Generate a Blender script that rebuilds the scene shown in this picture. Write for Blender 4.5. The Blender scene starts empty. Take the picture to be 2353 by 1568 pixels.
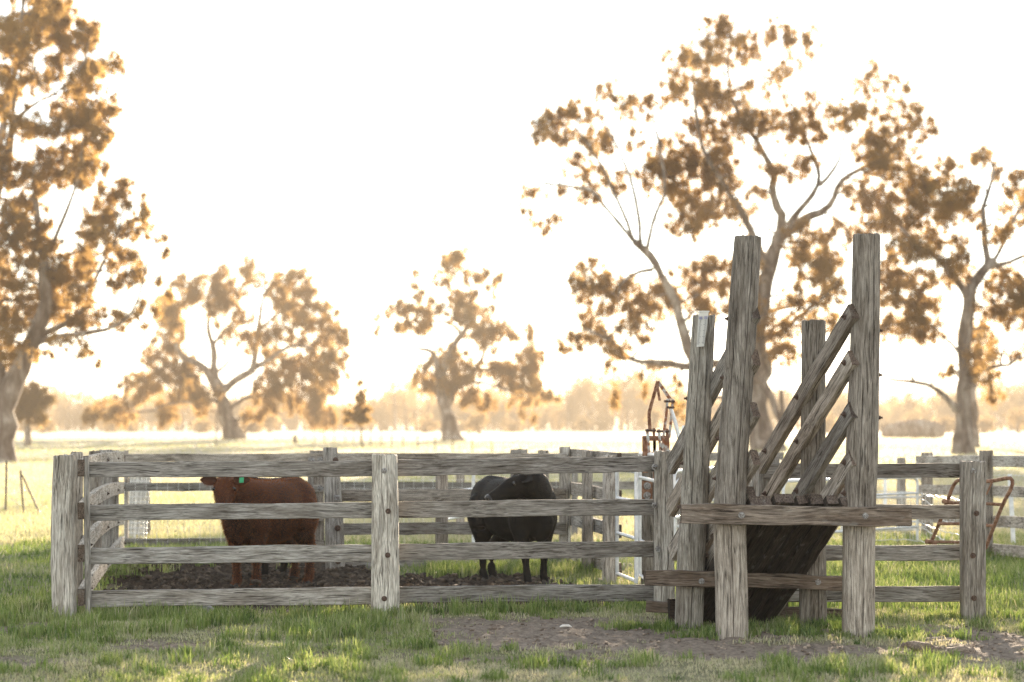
import bpy, bmesh, math, random
import numpy as np
from mathutils import Vector, Matrix, Quaternion

random.seed(7)
RNG = np.random.default_rng(11)
scene = bpy.context.scene
COL = scene.collection

# ------------------------------------------------------------------ camera, sky, sun, exposure
HC, FPX, CX, HY = 1.7, 5556.0, 1176.5, 975.0     # eye height (m), focal length / centre / horizon of a 2353 px wide frame
cam = bpy.data.cameras.new('camera')
cam.lens = 85.0; cam.sensor_width = 36.0; cam.sensor_fit = 'HORIZONTAL'
cam.shift_y = (HY - 784.0) / 2353.0
cam.clip_start = 0.1; cam.clip_end = 9000
cam.dof.use_dof = True; cam.dof.focus_distance = 21.3; cam.dof.aperture_fstop = 2.0
camo = bpy.data.objects.new('camera', cam); COL.objects.link(camo)
camo.location = (0, 0, HC); camo.rotation_euler = (math.radians(90), 0, 0)
scene.camera = camo

SUN_AZ, SUN_EL = math.radians(7.1), math.radians(7.6)
world = bpy.data.worlds.new('World'); scene.world = world; world.use_nodes = True
wn = world.node_tree; wn.nodes.clear()
sky = wn.nodes.new('ShaderNodeTexSky'); sky.sky_type = 'NISHITA'; sky.sun_disc = False
sky.sun_elevation = SUN_EL; sky.sun_rotation = SUN_AZ
sky.altitude = 100; sky.air_density = 1.0; sky.dust_density = 0.0; sky.ozone_density = 1.0
hsv = wn.nodes.new('ShaderNodeHueSaturation'); hsv.inputs['Saturation'].default_value = 0.32
bg = wn.nodes.new('ShaderNodeBackground'); bg.inputs['Strength'].default_value = 0.11
wo = wn.nodes.new('ShaderNodeOutputWorld')
wn.links.new(sky.outputs[0], hsv.inputs['Color']); wn.links.new(hsv.outputs[0], bg.inputs['Color'])
wn.links.new(bg.outputs[0], wo.inputs['Surface'])

sund = bpy.data.lights.new('sun', 'SUN'); sund.energy = 5.0; sund.angle = math.radians(0.6)
sund.color = (1.0, 0.80, 0.58)
suno = bpy.data.objects.new('sun', sund); COL.objects.link(suno)
to_sun = Vector((math.sin(SUN_AZ) * math.cos(SUN_EL), math.cos(SUN_AZ) * math.cos(SUN_EL), math.sin(SUN_EL)))
suno.rotation_euler = (-to_sun).to_track_quat('-Z', 'Y').to_euler(); suno.location = (0, 0, 40)

scene.view_settings.view_transform = 'Standard'; scene.view_settings.look = 'None'
scene.view_settings.gamma = 1.0; scene.view_settings.use_curve_mapping = False
scene.view_settings.exposure = 2.42
cy = scene.cycles
cy.use_denoising = True; cy.denoising_prefilter = 'NONE'; cy.use_adaptive_sampling = False; cy.max_bounces = 6; cy.diffuse_bounces = 3; cy.glossy_bounces = 2
cy.transmission_bounces = 4; cy.transparent_max_bounces = 6; cy.volume_bounces = 0
cy.sample_clamp_indirect = 4.0; cy.caustics_reflective = False; cy.caustics_refractive = False
cy.volume_step_rate = 4.0; cy.volume_max_steps = 64

# ------------------------------------------------------------------ helpers
WM = {}
def P(px, py, Y):                                   # frame position + distance -> world point
    return Vector(((px - CX) * Y / FPX, Y, HC - (py - HY) * Y / FPX))
def gx(px, Y): return (px - CX) * Y / FPX
def gz(py, Y): return HC - (py - HY) * Y / FPX

def thing(name, label, cat, loc=(0, 0, 0), group=None):
    o = bpy.data.objects.new(name, None); COL.objects.link(o)
    o.empty_display_size = 0.2
    o.location = loc; WM[o.name] = Matrix.Translation(Vector(loc))
    o['label'] = label; o['category'] = cat
    if group: o['group'] = group
    return o
def tag(o, label, cat=None, group=None, kind=None):
    if label: o['label'] = label
    if cat: o['category'] = cat
    if group: o['group'] = group
    if kind: o['kind'] = kind
    return o
def add(name, me, mat, parent=None, M=None, color=None):
    o = bpy.data.objects.new(name, me); COL.objects.link(o)
    M = M or Matrix.Identity(4)
    if parent is not None:
        o.parent = parent; o.matrix_parent_inverse = WM[parent.name].inverted()
    o.matrix_basis = M; WM[o.name] = M
    if mat is not None and len(me.materials) == 0: me.materials.append(mat)
    if color is not None: o.color = color
    return o

def mesh_np(name, V, quads=None, tris=None, smooth=False, attrs=None):
    V = np.asarray(V, dtype=np.float32).reshape(-1, 3)
    me = bpy.data.meshes.new(name); me.vertices.add(len(V)); me.vertices.foreach_set('co', V.ravel())
    nq = 0 if quads is None else len(quads); nt = 0 if tris is None else len(tris)
    idx = []
    if nq: idx.append(np.asarray(quads, np.int32).ravel())
    if nt: idx.append(np.asarray(tris, np.int32).ravel())
    idx = np.concatenate(idx)
    me.loops.add(len(idx)); me.loops.foreach_set('vertex_index', idx)
    tot = np.concatenate([np.full(nq, 4, np.int32), np.full(nt, 3, np.int32)])
    st = np.concatenate([[0], np.cumsum(tot)[:-1]]).astype(np.int32)
    me.polygons.add(nq + nt)
    me.polygons.foreach_set('loop_start', st); me.polygons.foreach_set('loop_total', tot)
    if smooth: me.polygons.foreach_set('use_smooth', np.ones(nq + nt, bool))
    me.update(calc_edges=True)
    if attrs:
        for k, a in attrs.items():
            at = me.attributes.new(k, 'FLOAT', 'POINT'); at.data.foreach_set('value', np.asarray(a, np.float32))
    return me

def hash2(ix, iy, s):
    h = (ix.astype(np.int64) * 374761393 + iy.astype(np.int64) * 668265263 + s * 974634777) & 0x7fffffff
    h = ((h ^ (h >> 13)) * 1274126177) & 0x7fffffff
    h = (h ^ (h >> 16)) & 0xffff
    return h / 65535.0
def vn(x, y, s=0):
    x = np.asarray(x, float); y = np.asarray(y, float)
    ix = np.floor(x); iy = np.floor(y); fx = x - ix; fy = y - iy
    fx = fx * fx * (3 - 2 * fx); fy = fy * fy * (3 - 2 * fy)
    a = hash2(ix, iy, s); b = hash2(ix + 1, iy, s); c = hash2(ix, iy + 1, s); d = hash2(ix + 1, iy + 1, s)
    return (a + (b - a) * fx) * (1 - fy) + (c + (d - c) * fx) * fy
def fbm(x, y, s=0, o=4):
    t = 0; amp = 0.5; tot = 0
    for i in range(o):
        t = t + amp * vn(x * 2 ** i, y * 2 ** i, s + i * 17); tot += amp; amp *= 0.5
    return t / tot
def sst(a, b, x):
    t = np.clip((x - a) / (b - a), 0, 1); return t * t * (3 - 2 * t)

def axes(d, up=Vector((0, 0, 1))):
    X = d.normalized(); Y = up.cross(X)
    if Y.length < 1e-4: Y = Vector((0, 1, 0)).cross(X)
    Y.normalize(); Z = X.cross(Y)
    return X, Y, Z
def frame(o, d, up=Vector((0, 0, 1))):
    X, Y, Z = axes(d, up)
    return Matrix(((X.x, Y.x, Z.x, o.x), (X.y, Y.y, Z.y, o.y), (X.z, Y.z, Z.z, o.z), (0, 0, 0, 1)))

def resample(pts, n):
    pts = [Vector(p) for p in pts]
    d = [0]
    for a, b in zip(pts, pts[1:]): d.append(d[-1] + (b - a).length)
    out = []
    N = len(pts)
    for k in range(n):
        t = d[-1] * k / (n - 1); i = 0
        while i < N - 2 and d[i + 1] < t: i += 1
        u = (t - d[i]) / max(d[i + 1] - d[i], 1e-9)
        p0 = pts[max(i - 1, 0)]; p1 = pts[i]; p2 = pts[i + 1]; p3 = pts[min(i + 2, N - 1)]
        out.append(0.5 * ((2 * p1) + (p2 - p0) * u + (2 * p0 - 5 * p1 + 4 * p2 - p3) * u * u + (3 * p1 - p0 - 3 * p2 + p3) * u ** 3))
    return out

class MB:                                             # collects tubes / boxes into one mesh
    def __init__(s): s.V = []; s.F = []
    def tube(s, pts, r, n=8, caps=True):
        pts = [Vector(p) for p in pts]; m = len(pts); b = len(s.V)
        if not hasattr(r, '__len__'): r = [r] * m
        ref = None
        for i, p in enumerate(pts):
            t = (pts[min(i + 1, m - 1)] - pts[max(i - 1, 0)]).normalized()
            if ref is None: ref = t.orthogonal().normalized()
            ref = (ref - t * ref.dot(t)); ref = ref.normalized() if ref.length > 1e-6 else t.orthogonal().normalized()
            bi = t.cross(ref)
            for k in range(n):
                a = 2 * math.pi * k / n
                s.V.append(p + (ref * math.cos(a) + bi * math.sin(a)) * r[i])
        for i in range(m - 1):
            for k in range(n):
                k2 = (k + 1) % n
                s.F.append((b + i * n + k, b + i * n + k2, b + (i + 1) * n + k2, b + (i + 1) * n + k))
        if caps:
            s.F.append(tuple(b + k for k in reversed(range(n)))); s.F.append(tuple(b + (m - 1) * n + k for k in range(n)))
        return s
    def box(s, c, d, R=None):
        c = Vector(c); b = len(s.V); R = R or Matrix.Identity(3)
        for x in (-1, 1):
            for y in (-1, 1):
                for z in (-1, 1): s.V.append(c + R @ Vector((x * d[0] / 2, y * d[1] / 2, z * d[2] / 2)))
        for f in ((0, 1, 3, 2), (4, 6, 7, 5), (0, 4, 5, 1), (2, 3, 7, 6), (0, 2, 6, 4), (1, 5, 7, 3)):
            s.F.append(tuple(b + i for i in f))
        return s
    def bar(s, a, b, w, t, up=Vector((0, 0, 1))):     # rectangular bar from a to b
        a = Vector(a); b = Vector(b); M = frame((a + b) / 2, b - a, up)
        return s.box((a + b) / 2, ((b - a).length, t, w), M.to_3x3())
    def mesh(s, name, smooth=True, origin=Vector((0, 0, 0))):
        me = bpy.data.meshes.new(name)
        me.from_pydata([tuple(v - origin) for v in s.V], [], s.F); me.update()
        if smooth:
            me.polygons.foreach_set('use_smooth', [True] * len(me.polygons))
            try: me.set_sharp_from_angle(angle=math.radians(40))
            except Exception: pass
        return me
    def build(s, name, mat, parent, smooth=True, color=None):
        o0 = sum(s.V, Vector()) / len(s.V)
        return add(name, s.mesh(name, smooth, o0), mat, parent, Matrix.Translation(o0), color)

# ------------------------------------------------------------------ materials
def newmat(name):
    m = bpy.data.materials.new(name); m.use_nodes = True
    nt = m.node_tree; nt.nodes.clear()
    out = nt.nodes.new('ShaderNodeOutputMaterial')
    return m, nt, out
def nd(nt, t, **kw):
    n = nt.nodes.new(t)
    for k, v in kw.items():
        if k in n.inputs: n.inputs[k].default_value = v
        else: setattr(n, k, v)
    return n
def ramp(nt, stops, interp='LINEAR'):
    r = nt.nodes.new('ShaderNodeValToRGB'); r.color_ramp.interpolation = interp
    e = r.color_ramp.elements
    e[0].position, e[0].color = stops[0][0], (*stops[0][1], 1)
    e[1].position, e[1].color = stops[1][0], (*stops[1][1], 1)
    for p, c in stops[2:]:
        x = e.new(p); x.color = (*c, 1)
    return r
def mixc(nt, a, b, fac, mode='MIX'):
    n = nt.nodes.new('ShaderNodeMix'); n.data_type = 'RGBA'; n.blend_type = mode; n.clamp_factor = True
    for sock, v in ((n.inputs[0], fac), (n.inputs[6], a), (n.inputs[7], b)):
        if hasattr(v, 'is_linked') or hasattr(v, 'links'): nt.links.new(v, sock)
        elif isinstance(v, (int, float)): sock.default_value = v
        else: sock.default_value = (*v, 1)
    return n.outputs[2]
def math_n(nt, op, a, b=0.0, clamp=False):
    n = nt.nodes.new('ShaderNodeMath'); n.operation = op; n.use_clamp = clamp
    for s, v in ((n.inputs[0], a), (n.inputs[1], b)):
        if hasattr(v, 'links'): nt.links.new(v, s)
        else: s.default_value = v
    return n.outputs[0]
def noise_at(nt, vec, scale, detail=4, rough=0.55, dist=0.0, sc=(1, 1, 1)):
    mp = nt.nodes.new('ShaderNodeMapping'); mp.inputs['Scale'].default_value = sc
    nt.links.new(vec, mp.inputs['Vector'])
    n = nt.nodes.new('ShaderNodeTexNoise'); n.inputs['Scale'].default_value = scale
    n.inputs['Detail'].default_value = detail; n.inputs['Roughness'].default_value = rough; n.inputs['Distortion'].default_value = dist
    nt.links.new(mp.outputs[0], n.inputs['Vector'])
    return n.outputs[0]
def obj_vec(nt):
    tc = nt.nodes.new('ShaderNodeTexCoord'); oi = nt.nodes.new('ShaderNodeObjectInfo')
    sc = nt.nodes.new('ShaderNodeVectorMath'); sc.operation = 'SCALE'; sc.inputs[0].default_value = (37.1, 91.7, 53.3)
    nt.links.new(oi.outputs['Random'], sc.inputs['Scale'])
    ad = nt.nodes.new('ShaderNodeVectorMath'); ad.operation = 'ADD'
    nt.links.new(tc.outputs['Object'], ad.inputs[0]); nt.links.new(sc.outputs[0], ad.inputs[1])
    return ad.outputs[0], oi

def wood_mat(name, light, mid, dark, stain, rough=0.85):
    m, nt, out = newmat(name)
    v, oi = obj_vec(nt)
    warp = nd(nt, 'ShaderNodeTexNoise', Scale=1.1, Detail=2.0)
    nt.links.new(v, warp.inputs['Vector'])
    wv = nt.nodes.new('ShaderNodeVectorMath'); wv.operation = 'MULTIPLY_ADD'
    nt.links.new(warp.outputs[1], wv.inputs[0]); wv.inputs[1].default_value = (0.0, 0.10, 0.10); nt.links.new(v, wv.inputs[2])
    w = wv.outputs[0]
    fine = noise_at(nt, w, 1.0, 5, 0.65, 0.25, (9.0, 170, 170))
    streak = noise_at(nt, w, 1.0, 5, 0.6, 0.6, (3.2, 66, 66))
    crack = noise_at(nt, w, 1.0, 3, 0.5, 0.3, (2.6, 85, 85))
    blotch = noise_at(nt, v, 2.6, 6, 0.68, 0.5, (0.6, 2.4, 2.4))
    lich = noise_at(nt, v, 9.0, 5, 0.65, 0.2, (0.5, 1, 1))
    c1 = ramp(nt, [(0.30, dark), (0.72, light), (0.5, mid)]); nt.links.new(streak, c1.inputs[0])
    c2 = ramp(nt, [(0.34, (0.42, 0.40, 0.38)), (0.60, (1.12, 1.12, 1.12))]); nt.links.new(fine, c2.inputs[0])
    col = mixc(nt, c1.outputs[0], c2.outputs[0], 0.85, 'MULTIPLY')
    cr = ramp(nt, [(0.335, (0.16, 0.15, 0.14)), (0.385, (1, 1, 1))]); nt.links.new(crack, cr.inputs[0])
    col = mixc(nt, col, cr.outputs[0], 0.9, 'MULTIPLY')
    split = noise_at(nt, w, 1.0, 2, 0.5, 0.5, (0.55, 34, 34))
    sr = ramp(nt, [(0.285, (0.10, 0.09, 0.08)), (0.315, (1, 1, 1))]); nt.links.new(split, sr.inputs[0])
    col = mixc(nt, col, sr.outputs[0], 0.9, 'MULTIPLY')
    br = ramp(nt, [(0.44, (0, 0, 0)), (0.62, (1, 1, 1))]); nt.links.new(blotch, br.inputs[0])
    bf = math_n(nt, 'MULTIPLY', br.outputs[0], 0.75)
    col = mixc(nt, col, mixc(nt, col, stain, 1.0, 'MULTIPLY'), bf)
    lr = ramp(nt, [(0.58, (0, 0, 0)), (0.70, (1, 1, 1))]); nt.links.new(lich, lr.inputs[0])
    lf = math_n(nt, 'MULTIPLY', lr.outputs[0], 0.22)
    col = mixc(nt, col, (0.42, 0.43, 0.40), lf)
    col = mixc(nt, col, oi.outputs['Color'], 1.0, 'MULTIPLY')
    b = nd(nt, 'ShaderNodeBsdfPrincipled', Roughness=rough)
    b.inputs['Specular IOR Level'].default_value = 0.25
    nt.links.new(col, b.inputs['Base Color'])
    h = math_n(nt, 'ADD', math_n(nt, 'MULTIPLY', fine, 0.5), math_n(nt, 'MULTIPLY', streak, 0.6))
    h = math_n(nt, 'ADD', h, math_n(nt, 'MULTIPLY', math_n(nt, 'MINIMUM', crack, 0.42), 3.0))
    bp = nd(nt, 'ShaderNodeBump', Strength=0.65, Distance=0.008); nt.links.new(h, bp.inputs['Height'])
    nt.links.new(bp.outputs[0], b.inputs['Normal']); nt.links.new(b.outputs[0], out.inputs['Surface'])
    return m

M_WOOD = wood_mat('weathered_wood', (0.56, 0.535, 0.50), (0.385, 0.36, 0.33), (0.125, 0.115, 0.105), (0.43, 0.395, 0.36))
M_ENDG = wood_mat('end_grain', (0.22, 0.18, 0.15), (0.13, 0.10, 0.085), (0.05, 0.04, 0.034), (0.6, 0.55, 0.5))  # dark end grain; its colour also holds the shade on the cut ends
M_UNDERSHADE = wood_mat('shade_dark_timber', (0.085, 0.070, 0.058), (0.050, 0.040, 0.034), (0.020, 0.016, 0.013), (0.6, 0.55, 0.5))  # floor timber colour darkened to carry the shade under the ramp
M_WOODB = wood_mat('brown_timber', (0.40, 0.34, 0.285), (0.225, 0.187, 0.156), (0.07, 0.057, 0.048), (0.50, 0.42, 0.36))

def simple_mat(name, c1, c2, scale=8, rough=0.6, metal=0.0, bump=0.2, stretch=(1, 1, 1), lo=0.4, hi=0.62, spec=0.4):
    m, nt, out = newmat(name)
    v, oi = obj_vec(nt)
    n = noise_at(nt, v, scale, 5, 0.6, 0.2, stretch)
    r = ramp(nt, [(lo, c1), (hi, c2)]); nt.links.new(n, r.inputs[0])
    col = mixc(nt, r.outputs[0], oi.outputs['Color'], 1.0, 'MULTIPLY')
    b = nd(nt, 'ShaderNodeBsdfPrincipled', Roughness=rough, Metallic=metal)
    b.inputs['Specular IOR Level'].default_value = spec
    nt.links.new(col, b.inputs['Base Color'])
    bp = nd(nt, 'ShaderNodeBump', Strength=bump, Distance=0.01); nt.links.new(n, bp.inputs['Height'])
    nt.links.new(bp.outputs[0], b.inputs['Normal']); nt.links.new(b.outputs[0], out.inputs['Surface'])
    return m
M_GALV = simple_mat('galvanised_steel', (0.58, 0.60, 0.62), (0.74, 0.75, 0.76), 14, 0.42, 0.3, 0.06)
M_RUST = simple_mat('rusty_steel', (0.13, 0.055, 0.03), (0.30, 0.17, 0.11), 22, 0.85, 0.1, 0.3)
M_RUSTP = simple_mat('rust_and_old_paint', (0.22, 0.085, 0.04), (0.44, 0.46, 0.44), 16, 0.7, 0.2, 0.3, lo=0.42, hi=0.60)
M_BOLT = simple_mat('bolt_steel', (0.12, 0.10, 0.09), (0.36, 0.36, 0.36), 60, 0.5, 0.7, 0.1)
M_BOLTR = simple_mat('rusty_bolt', (0.06, 0.035, 0.025), (0.15, 0.10, 0.08), 60, 0.75, 0.3, 0.1)
M_WIRE = simple_mat('wire', (0.55, 0.55, 0.54), (0.75, 0.75, 0.74), 20, 0.4, 0.3, 0.0)
M_STONE = simple_mat('stone', (0.17, 0.17, 0.175), (0.36, 0.36, 0.36), 18, 0.9, 0.0, 0.6)
M_PICKET = simple_mat('dark_steel_picket', (0.03, 0.022, 0.018), (0.09, 0.055, 0.04), 25, 0.8, 0.3, 0.2)

def leaf_mat(name, d1, d2, tr, tfac=0.45):
    m, nt, out = newmat(name)
    at = nd(nt, 'ShaderNodeAttribute', attribute_name='tint')
    r = ramp(nt, [(0.0, d1), (1.0, d2)]); nt.links.new(at.outputs['Fac'], r.inputs[0])
    d = nd(nt, 'ShaderNodeBsdfDiffuse'); nt.links.new(r.outputs[0], d.inputs['Color'])
    t = nd(nt, 'ShaderNodeBsdfTranslucent'); t.inputs['Color'].default_value = (*tr, 1)
    mx = nd(nt, 'ShaderNodeMixShader'); mx.inputs[0].default_value = tfac
    nt.links.new(d.outputs[0], mx.inputs[1]); nt.links.new(t.outputs[0], mx.inputs[2])
    nt.links.new(mx.outputs[0], out.inputs['Surface'])
    return m
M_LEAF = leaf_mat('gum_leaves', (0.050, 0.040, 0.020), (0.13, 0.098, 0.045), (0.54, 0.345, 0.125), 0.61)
M_LEAFF = leaf_mat('hazed_far_leaves', (0.10, 0.08, 0.05), (0.16, 0.13, 0.08), (0.36, 0.25, 0.12), 0.55)  # lighter leaf colours paint in extra haze on the distant trees
def bark_mat():
    m, nt, out = newmat('gum_bark')
    tc = nt.nodes.new('ShaderNodeTexCoord'); v = tc.outputs['Object']
    n1 = noise_at(nt, v, 1.0, 5, 0.6, 0.8, (1.5, 1.5, 0.5))
    n2 = noise_at(nt, v, 1.0, 5, 0.65, 0.4, (9, 9, 1.2))
    r = ramp(nt, [(0.36, (0.10, 0.070, 0.05)), (0.64, (0.40, 0.36, 0.31)), (0.5, (0.19, 0.15, 0.12))]); nt.links.new(n1, r.inputs[0])
    r2 = ramp(nt, [(0.35, (0.45, 0.42, 0.4)), (0.65, (1.1, 1.1, 1.1))]); nt.links.new(n2, r2.inputs[0])
    c = mixc(nt, r.outputs[0], r2.outputs[0], 0.8, 'MULTIPLY')
    b = nd(nt, 'ShaderNodeBsdfPrincipled', Roughness=0.9); nt.links.new(c, b.inputs['Base Color'])
    bp = nd(nt, 'ShaderNodeBump', Strength=0.7, Distance=0.08); nt.links.new(n2, bp.inputs['Height'])
    nt.links.new(bp.outputs[0], b.inputs['Normal']); nt.links.new(b.outputs[0], out.inputs['Surface'])
    return m
M_BARK = bark_mat()

def grass_mat():
    m, nt, out = newmat('grass')
    at = nd(nt, 'ShaderNodeAttribute', attribute_name='tint')
    r = ramp(nt, [(0.0, (0.045, 0.095, 0.02)), (1.0, (0.56, 0.51, 0.39)), (0.30, (0.17, 0.25, 0.058)), (0.58, (0.32, 0.36, 0.16)), (0.80, (0.44, 0.43, 0.30))])
    nt.links.new(at.outputs['Fac'], r.inputs[0])
    d = nd(nt, 'ShaderNodeBsdfDiffuse'); nt.links.new(r.outputs[0], d.inputs['Color'])
    t = nd(nt, 'ShaderNodeBsdfTranslucent'); nt.links.new(mixc(nt, r.outputs[0], (1.15, 1.10, 0.78), 1.0, 'MULTIPLY'), t.inputs['Color'])
    g = nd(nt, 'ShaderNodeBsdfGlossy', Roughness=0.35); g.inputs['Color'].default_value = (0.5, 0.5, 0.5, 1)
    m1 = nd(nt, 'ShaderNodeMixShader'); m1.inputs[0].default_value = 0.45
    nt.links.new(d.outputs[0], m1.inputs[1]); nt.links.new(t.outputs[0], m1.inputs[2])
    m2 = nd(nt, 'ShaderNodeMixShader'); m2.inputs[0].default_value = 0.06
    nt.links.new(m1.outputs[0], m2.inputs[1]); nt.links.new(g.outputs[0], m2.inputs[2])
    nt.links.new(m2.outputs[0], out.inputs['Surface'])
    return m
M_GRASS = grass_mat()
# ------------------------------------------------------------------ ground
def pen_mask(x, y):
    xl = -3.70 - (y - 21.2) * 0.125; xr = 1.40 - (y - 22.5) * 0.13
    yf = 21.7 + (x + 3.7) * 0.16; yr = 27.5 + 4.0 * sst(-1.2, -2.4, x)
    n = (fbm(x * 1.3, y * 1.3, 5, 3) - 0.5) * 0.9 + 0.12
    m = sst(0.0, 0.4, x - xl + 0.12 + n) * sst(0.0, 0.6, xr - x - 0.35 + n) * sst(0.0, 0.4, y - yf - 0.1 + n * 0.6) * sst(0.0, 0.7, yr - y - 0.25 + n)
    return m
PATCH = [(1.0, 19.6, 1.6, 1.6), (0.1, 20.4, 1.0, 1.0), (2.0, 18.2, 1.6, 0.95), (3.1, 18.1, 1.5, 0.9), (-4.15, 20.2, 0.55, 0.5),
         (3.75, 19.4, 0.9, 0.9), (-1.2, 22.1, 1.8, 0.35), (0.6, 22.4, 1.0, 0.3), (0.3, 17.5, 0.8, 0.35), (-2.6, 18.4, 0.5, 0.45), (-0.5, 18.9, 0.45, 0.5), (-3.6, 17.2, 0.5, 0.4)]
def dirt_mask(x, y):
    n = fbm(x * 2.1, y * 2.1, 31, 4)
    m = np.zeros_like(np.asarray(x, float))
    for cx, cy_, rx, ry in PATCH:
        d = ((x - cx) / rx) ** 2 + ((y - cy_) / ry) ** 2
        m = np.maximum(m, sst(1.35, 0.45, d + (n - 0.5) * 2.2))
    bare = sst(0.66, 0.78, fbm(x * 0.9, y * 0.9, 77, 4)) * 0.5
    return np.maximum(m, bare)
def height(x, y):
    near = sst(70, 25, y)
    h = (fbm(x * 0.7, y * 0.7, 3, 3) - 0.5) * 0.07 * near
    h = h + (fbm(x * 5, y * 5, 9, 3) - 0.5) * 0.03 * near
    pm = pen_mask(x, y) * near
    cl = fbm(x * 9, y * 9, 21, 4)
    h = h + pm * (np.abs(cl - 0.5) * 0.30 - 0.03)
    dm = dirt_mask(x, y) * near
    h = h + dm * ((fbm(x * 11, y * 11, 41, 4) - 0.5) * 0.085 - 0.012)
    far = sst(60, 140, y)
    h = h + far * (fbm(x * 0.03, y * 0.03, 51, 3) - 0.5) * 0.6
    h = h + sst(40, 70, y) * sst(400, 250, y) * (fbm(x * 0.22, y * 0.22, 55, 3) - 0.5) * 0.22
    return h
def hz(x, y): return float(height(np.array([x]), np.array([y]))[0])

def lines(a, b, step, far, g=1.16):
    c = list(np.arange(a, b, step)); s = step; v = c[-1]
    while v < far[1]: s *= g; v += s; c.append(v)
    s = step; v = c[0]; l = []
    while v > far[0]: s *= g; v -= s; l.append(v)
    return np.array(l[::-1] + c)
gxs = lines(-5.6, 5.4, 0.055, (-2500, 2500)); gys = lines(15.2, 29.5, 0.055, (-300, 5000), 1.10)
GXX, GYY = np.meshgrid(gxs, gys); fx, fy = GXX.ravel(), GYY.ravel()
nx, ny = len(gxs), len(gys)
ii = (np.arange(ny - 1)[:, None] * nx + np.arange(nx - 1)[None, :]).ravel()
gme = mesh_np('ground', np.stack([fx, fy, height(fx, fy)], 1), quads=np.stack([ii, ii + 1, ii + nx + 1, ii + nx], 1), smooth=True,
              attrs={'dirt': dirt_mask(fx, fy) * sst(40, 30, fy), 'pen': pen_mask(fx, fy)})
def ground_mat():
    m, nt, out = newmat('paddock_ground')
    tc = nt.nodes.new('ShaderNodeTexCoord'); v = tc.outputs['Object']
    n_big = noise_at(nt, v, 0.05, 5, 0.6); n_mid = noise_at(nt, v, 1.3, 5, 0.65); n_f = noise_at(nt, v, 14, 6, 0.7); n_ff = noise_at(nt, v, 70, 4, 0.7)
    turf = ramp(nt, [(0.35, (0.11, 0.11, 0.055)), (0.66, (0.32, 0.30, 0.19))]); nt.links.new(n_mid, turf.inputs[0])
    soil = ramp(nt, [(0.32, (0.12, 0.093, 0.072)), (0.68, (0.34, 0.285, 0.235))]); nt.links.new(n_f, soil.inputs[0])
    mud = ramp(nt, [(0.36, (0.022, 0.017, 0.013)), (0.72, (0.105, 0.078, 0.058))]); nt.links.new(n_f, mud.inputs[0])
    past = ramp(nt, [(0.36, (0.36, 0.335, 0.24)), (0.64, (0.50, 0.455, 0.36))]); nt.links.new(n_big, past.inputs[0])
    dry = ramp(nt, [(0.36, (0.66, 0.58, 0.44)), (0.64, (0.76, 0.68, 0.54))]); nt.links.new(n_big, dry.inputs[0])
    sx = nt.nodes.new('ShaderNodeSeparateXYZ'); nt.links.new(v, sx.inputs[0])
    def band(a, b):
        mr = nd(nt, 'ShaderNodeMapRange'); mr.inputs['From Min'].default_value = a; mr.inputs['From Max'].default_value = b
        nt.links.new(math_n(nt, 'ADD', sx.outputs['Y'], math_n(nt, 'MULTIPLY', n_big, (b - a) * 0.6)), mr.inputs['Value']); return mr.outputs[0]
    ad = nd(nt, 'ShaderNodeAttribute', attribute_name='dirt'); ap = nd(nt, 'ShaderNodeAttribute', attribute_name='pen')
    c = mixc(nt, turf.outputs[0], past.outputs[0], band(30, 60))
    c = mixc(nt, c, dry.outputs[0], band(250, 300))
    c = mixc(nt, c, soil.outputs[0], ad.outputs['Fac'])
    c = mixc(nt, c, mud.outputs[0], ap.outputs['Fac'])
    b = nd(nt, 'ShaderNodeBsdfPrincipled', Roughness=0.95); b.inputs['Specular IOR Level'].default_value = 0.15
    nt.links.new(c, b.inputs['Base Color'])
    bp = nd(nt, 'ShaderNodeBump', Strength=0.8, Distance=0.03)
    nt.links.new(math_n(nt, 'ADD', n_f, math_n(nt, 'MULTIPLY', n_ff, 0.5)), bp.inputs['Height'])
    nt.links.new(bp.outputs[0], b.inputs['Normal']); nt.links.new(b.outputs[0], out.inputs['Surface'])
    return m
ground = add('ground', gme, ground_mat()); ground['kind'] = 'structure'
ground['label'] = 'grassy paddock ground with bare dirt patches and muddy pen floor'

# ------------------------------------------------------------------ grass
def blades(x, y, h, w, tint, lean=0.45, segs=2):
    n = len(x); z = height(x, y) - 0.01
    a = RNG.uniform(0, 2 * np.pi, n); ld = RNG.uniform(0, 2 * np.pi, n)
    l = np.abs(RNG.normal(0, lean, n)) * h
    base = np.stack([x, y, z], 1); wd = np.stack([np.cos(a), np.sin(a), np.zeros(n)], 1) * (w / 2)[:, None]
    ldv = np.stack([np.cos(ld), np.sin(ld), np.zeros(n)], 1) * l[:, None]
    up = np.zeros((n, 3)); up[:, 2] = h
    mid = base + up * 0.58 + ldv * 0.33; tip = base + up * np.clip(1 - 0.25 * (l / h)[:, None], 0.4, 1) + ldv
    V = np.stack([base - wd, base + wd, mid + wd * 0.75, mid - wd * 0.75, tip], 1).reshape(-1, 3)
    k = np.arange(n) * 5
    q = np.stack([k, k + 1, k + 2, k + 3], 1); t = np.stack([k + 3, k + 2, k + 4], 1)
    return V, q, t, np.repeat(tint, 5)
def grass_object(name, label, parts):
    Vs, Q, T, A = [], [], [], []; off = 0
    for V, q, t, a in parts:
        Vs.append(V); Q.append(q + off); T.append(t + off); A.append(a); off += len(V)
    me = mesh_np(name, np.concatenate(Vs), np.concatenate(Q), np.concatenate(T), attrs={'tint': np.concatenate(A)})
    o = add(name, me, M_GRASS); tag(o, label, 'grass', kind='stuff'); return o
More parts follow.
